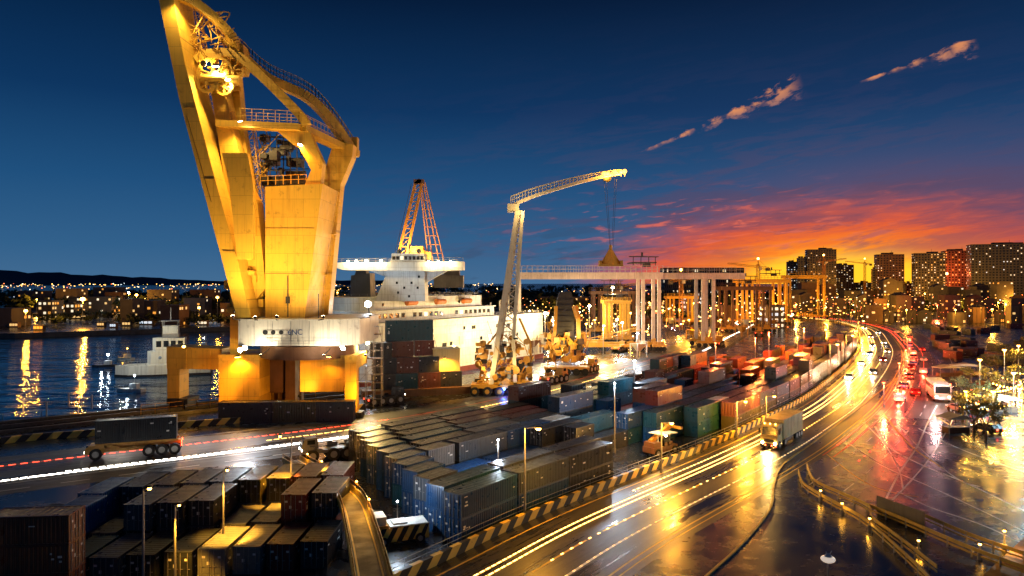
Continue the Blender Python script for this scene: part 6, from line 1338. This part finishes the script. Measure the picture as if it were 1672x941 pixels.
# ------------------------------------------------------------------ bus on the right
bp_ = G(1533, 652); bus = thing('bus', 'white coach with red marker lamps facing us beside the lit trees', 'bus', bp_, math.radians(-113))
mb = MB(); mb.prism([(-9, .8), (6.2, .8), (6.3, 2.2), (5.9, 4.6), (-9, 4.7)], -1.9, 1.9); bd = mb.build('body', paint('coach_white', (.70, .66, .66), .3, 0, .15, .2, 0, .4), bus)
mb = MB(); mb.add([(6.28, -1.7, 2.4), (6.28, 1.7, 2.4), (5.97, 1.65, 4.2), (5.97, -1.65, 4.2)], [(0, 1, 2, 3)]); mb.build('windscreen', glass, bd)
for s in (-1, 1):
    for i in range(6): mb = MB(); mb.box((-8+i*2.3, s*1.91, 3.5), (2.0, .05, 1.1)); mb.build('window', glass, bd)
wheels(bus, [(x, s*1.7, .75) for x in (-6, 3.8) for s in (-1, 1)], .75, .5); lights(bus, [(6.3, s*1.4, 1.5, 1) for s in (-1, 1)], E_head, 'headlight', .22); lights(bus, [(5.95, s*1.7, 4.75, 1) for s in (-1, 1)], E_red, 'marker_lamp', .25); lights(bus, [(-9.05, s*1.5, 1.6, -1) for s in (-1, 1)], E_red, 'taillight', .3)
lamp('coach_light', bp_+Vector((-5, -7, 7)), 900, (1, .55, .5), .4); lamp('coach_light', bp_+Vector((-9, 3, 3)), 2000, (1, .08, .04), .4)
# ------------------------------------------------------------------ lit trees, stalls and parked cars at the right
def tree(loc, h, label, grp, proto=[None, 0]):
    pro = TREES[rr.randint(0, len(TREES)-1)]
    o = copy_tree(pro) if pro.name in tused else pro; tused.add(pro.name); o.location = loc; o.rotation_euler = (0, 0, rr.uniform(0, 6)); s = h/9; o.scale = (s, s, s); tag(o, label, 'tree', grp); return o
TREES = []; tused = set()
for k_ in range(3):
    t = bpy.data.objects.new('street_tree', None); COL.objects.link(t); mb = MB(); mb.tube((0, 0, 0), (0, 0, 4), .28, 8, .16); tips = []
    for i in range(6): a = i*1.05+rr.random(); e = Vector((math.cos(a)*rr.uniform(1.5, 2.8), math.sin(a)*rr.uniform(1.5, 2.8), rr.uniform(5, 7.6))); mb.tube((0, 0, rr.uniform(2.6, 4)), e, .13, 6, .04); tips.append(e)
    mb.build('trunk', bark, t); mb = MB()
    for e in tips+[Vector((0, 0, 7.6))]:
        for _ in range(3): clump(mb, e+Vector((rr.uniform(-.9, .9), rr.uniform(-.9, .9), rr.uniform(-.7, .9))), rr.uniform(.8, 1.4), 55, .2)
    mb.build('crown', leafw, t); TREES.append(t)
refresh_kids()
tp = [(1570, 655), (1582, 632), (1600, 668), (1612, 640), (1628, 618), (1596, 690), (1640, 650), (1622, 690), (1655, 610), (1660, 640), (1572, 690), (1590, 712), (1606, 612), (1640, 596), (1668, 585), (1610, 722), (1632, 706)]
for i, (px, py) in enumerate(tp): tree(G(px, py), rr.uniform(6, 9), f'amber lit leafy tree, {ordw(i+1)} counted back through the bright grove at right', 'lit trees at the right edge')
for i, (px, py) in enumerate([(1565, 672), (1585, 660), (1605, 652), (1628, 664), (1612, 706), (1590, 674), (1648, 628), (1575, 640)]):
    p = G(px, py); car((p.x, p.y, .01), rr.uniform(1.6, 2.2), cc_[i % 3], f'{cc_[i%3]} car parked under the lit grove, {ordw(i+1)} counted from the coach', 'cars parked under the lit trees')
for i, (px, py, yt, pw) in enumerate([(1600, 650, 588, 6500), (1640, 640, 572, 7500), (1663, 610, 565, 8000), (1578, 690, 640, 3000), (1622, 700, 640, 3600), (1655, 668, 610, 6000)]):
    p = G(px, py); lamp_post(p, (py-yt)/F*p.y, f'amber lamp post among the grove at right, {ordw(i+1)} of six', (1, .52, .06), E_amber, pw, (0, 0), 'lamps in the lit grove', .5)
for i, (px, py, w_) in enumerate([(1548, 615, 9), (1580, 612, 10), (1610, 628, 7), (1560, 706, 6), (1638, 672, 7)]):
    p = G(px, py); t = thing('market_stall', f'small stall with pale awning in the lit grove, {ordw(i+1)} from the coach', 'stall', p, rr.uniform(-.4, .4), 'stalls in the lit grove')
    mb = MB(); mb.prism([(-w_/2, 3.0), (w_/2, 3.0), (w_/2, 3.15), (0, 3.9), (-w_/2, 3.15)], -2, 2); mb.build('awning', ywhite, t); mb = MB(); mb.box((0, 0, .6), (w_*.8, 2, 1.2)); mb.build('counter', brownp, t)
    for a in (-1, 1):
        for b_ in (-1, 1): mb = MB(); mb.bar((a*w_*.46, b_*1.8, 0), (a*w_*.46, b_*1.8, 3.1), .12); mb.build('post', galv, t)
for k_ in range(8):
    a = G(1560+k_*14, 700-k_*11); b = a+Vector((rr.uniform(14, 26), rr.uniform(-8, 14), 0)); t = thing('string_lights', f'string of small amber bulbs hung over the grove, {ordw(k_+1)} counted from the coach', 'string lights', a, 0, 'bulb strings over the lit grove'); mw = MB()
    for q in (a, b): mw.tube(q, q+Vector((0, 0, 5.4)), .07, 6)
    pr = None
    for i in range(17):
        f_ = i/16; p = a.lerp(b, f_)+Vector((0, 0, 5.3-1.6*4*f_*(1-f_))); 
        if pr: mw.bar(pr, p, .03)
        if 0 < i < 16: mb_ = MB(); mb_.ball(p-Vector((0, 0, .2)), .2, 6); mb_.build('bulb', E_amber, t, True)
        pr = p
    mw.build('wire', steel, t, True)
# right: low dark container field and walls
GR = 'dark boxes in the right-hand field'
for i in range(34):
    px, py = rr.uniform(1520, 1690), rr.uniform(534, 596)
    if px < 1600 and py > 590: continue
    p = G(px, py); L = rr.choice((7, 14)); cc = rr.choice(('charcoal', 'brown', 'slate grey', 'charcoal', 'rust red')); container(cc, L, 1, p, rr.choice((.2, 1.7))+rr.uniform(-.1, .1), f'{cc} container in the dim right-hand field, {ordw(i+1)} counted from the coach', GR, i)
# ------------------------------------------------------------------ yellow guard rails on the plaza
def guard(name, label, pix, h0=1.0, zs=None):
    P = [G(x, y, 0) for x, y in pix]; c = Curve([tuple(p) for p in P]); t = thing(name, label, 'guard rail', P[0]); e = c.pts(0, c.len, 1.6)
    mb = MB(); 
    for p, q in zip(e, e[1:]): mb.bar(p+Vector((0, 0, h0)), q+Vector((0, 0, h0)), .12, .42); mb.bar(p+Vector((0, 0, h0*.45)), q+Vector((0, 0, h0*.45)), .1, .2)
    mb.build('rail_beam', MATS['yellow_kerb_paint'], t, True)  # yellow light falling on the rails is put into their paint
    for p in e[::2]: mb = MB(); mb.box(p+Vector((0, 0, h0/2+.05)), (.16, .16, h0+.1)); mb.build('post', galv, t, True)
    return t
guard('guard_rail', 'yellow guard rail leading from the plaza corner down to the bottom edge', [(1304, 778), (1312, 800), (1345, 822), (1405, 856), (1450, 893), (1500, 941), (1540, 985)])
guard('guard_rail', 'second yellow guard rail just inside the plaza corner rail', [(1318, 768), (1330, 795), (1370, 815), (1418, 838), (1424, 858), (1460, 885), (1530, 941)])
guard('guard_rail', 'long yellow guard rail running to the lower right corner', [(1415, 836), (1470, 858), (1530, 885), (1600, 915), (1690, 948), (1800, 990)])
guard('guard_rail', 'upper thin yellow rail bounding the blue wet plaza', [(1440, 828), (1500, 850), (1580, 885), (1672, 918), (1760, 945)])
mb = MB(); c = pixcurve([(1432, 838), (1510, 868)]); 
for a, b in zip(c.pts(0, c.len, 2), c.pts(0, c.len, 2)[1:]): mb.bar(a+Vector((0, 0, 1.2)), b+Vector((0, 0, 1.2)), .15, 2.4)
tag(mb.build('hoarding', paint('hoarding_grey', (.13, .13, .12), .6, 0, .4, .4, .2, .4)), 'low grey panel hoarding between the two plaza rails', 'hoarding')
for i, (px, py, pw, hh) in enumerate([(1420, 868, 88, 1.5), (1500, 906, 88, 1.5), (1600, 914, 88, 1.6), (1340, 820, 77, 1.5), (1640, 900, 275, 2.2), (1375, 842, 66, 1.5)]):  # short lamps added along the rails to light the plaza
    lamp_post(G(px, py), hh, f'short amber lamp beside the plaza guard rails, {ordw(i+1)} of six', AMBER, E_amber, pw, (0, 0), 'short lamps by the plaza rails', .16, None)
mb = MB(); q = [G(1585, 960), G(1672, 880), G(1790, 890), G(1760, 1010)]; mb.slab([(p.x, p.y) for p in q], 0, .14); tag(mb.build('pavement', paint('ochre_pavement', (.42, .27, .07), .7, 0, .35, .2, 0, .5)), 'ochre paved corner at the lower right', 'pavement', None, 'structure')
# unseen cool lamp added beyond the frame to blue the extreme right
p = G(1720, 690); lamp_post(p, 12, 'cool white lamp post just outside the right frame edge', (.45, .8, 1), E_cool, 42000, (0, 0), 'lamps in the lit grove', .4)
# cool lamps added inside the yard to light the blue stacks
p, h = BAR.at(S0+3.2*SLOT, 2.9+2.2*3.65); lamp_post(p, 7.6, 'cool white work lamp standing inside the blue container square', COOL, E_cool, 900, (0, 0), 'yard lamps', .13, None)
p, h = BAR.at(S0+8.6*SLOT, 2.9+2.3*3.65); lamp_post(p, 12.5, 'cool white yard lamp in the open gap behind the dark stack pair', COOL, E_cool, 1900, (0, 0), 'yard lamps', .18, None)
for i, (sl, r_, col, em, pw) in enumerate([(11.3, 5.5, COOL, E_cool, 1600), (19.5, 6.0, REDL, E_red, 7000), (23, 4.5, (1, .26, .05), E_red, 14000), (24.5, 1.5, AMBER, E_amber, 5000), (27, 5, (1, .22, .04), E_red, 18000), (31, 3, (1, .3, .05), E_amber, 14000)]):
    p, h = BAR.at(S0+sl*7.35, 2.9+(r_+.5)*3.65); lamp_post(p, 13, f'{["cool white","red","red","amber","orange","amber"][i]} yard lamp rising from the stacks, {ordw(i+1)} from the near end', col, em, pw, (0, 0), 'lamps rising from the container yard', .3)
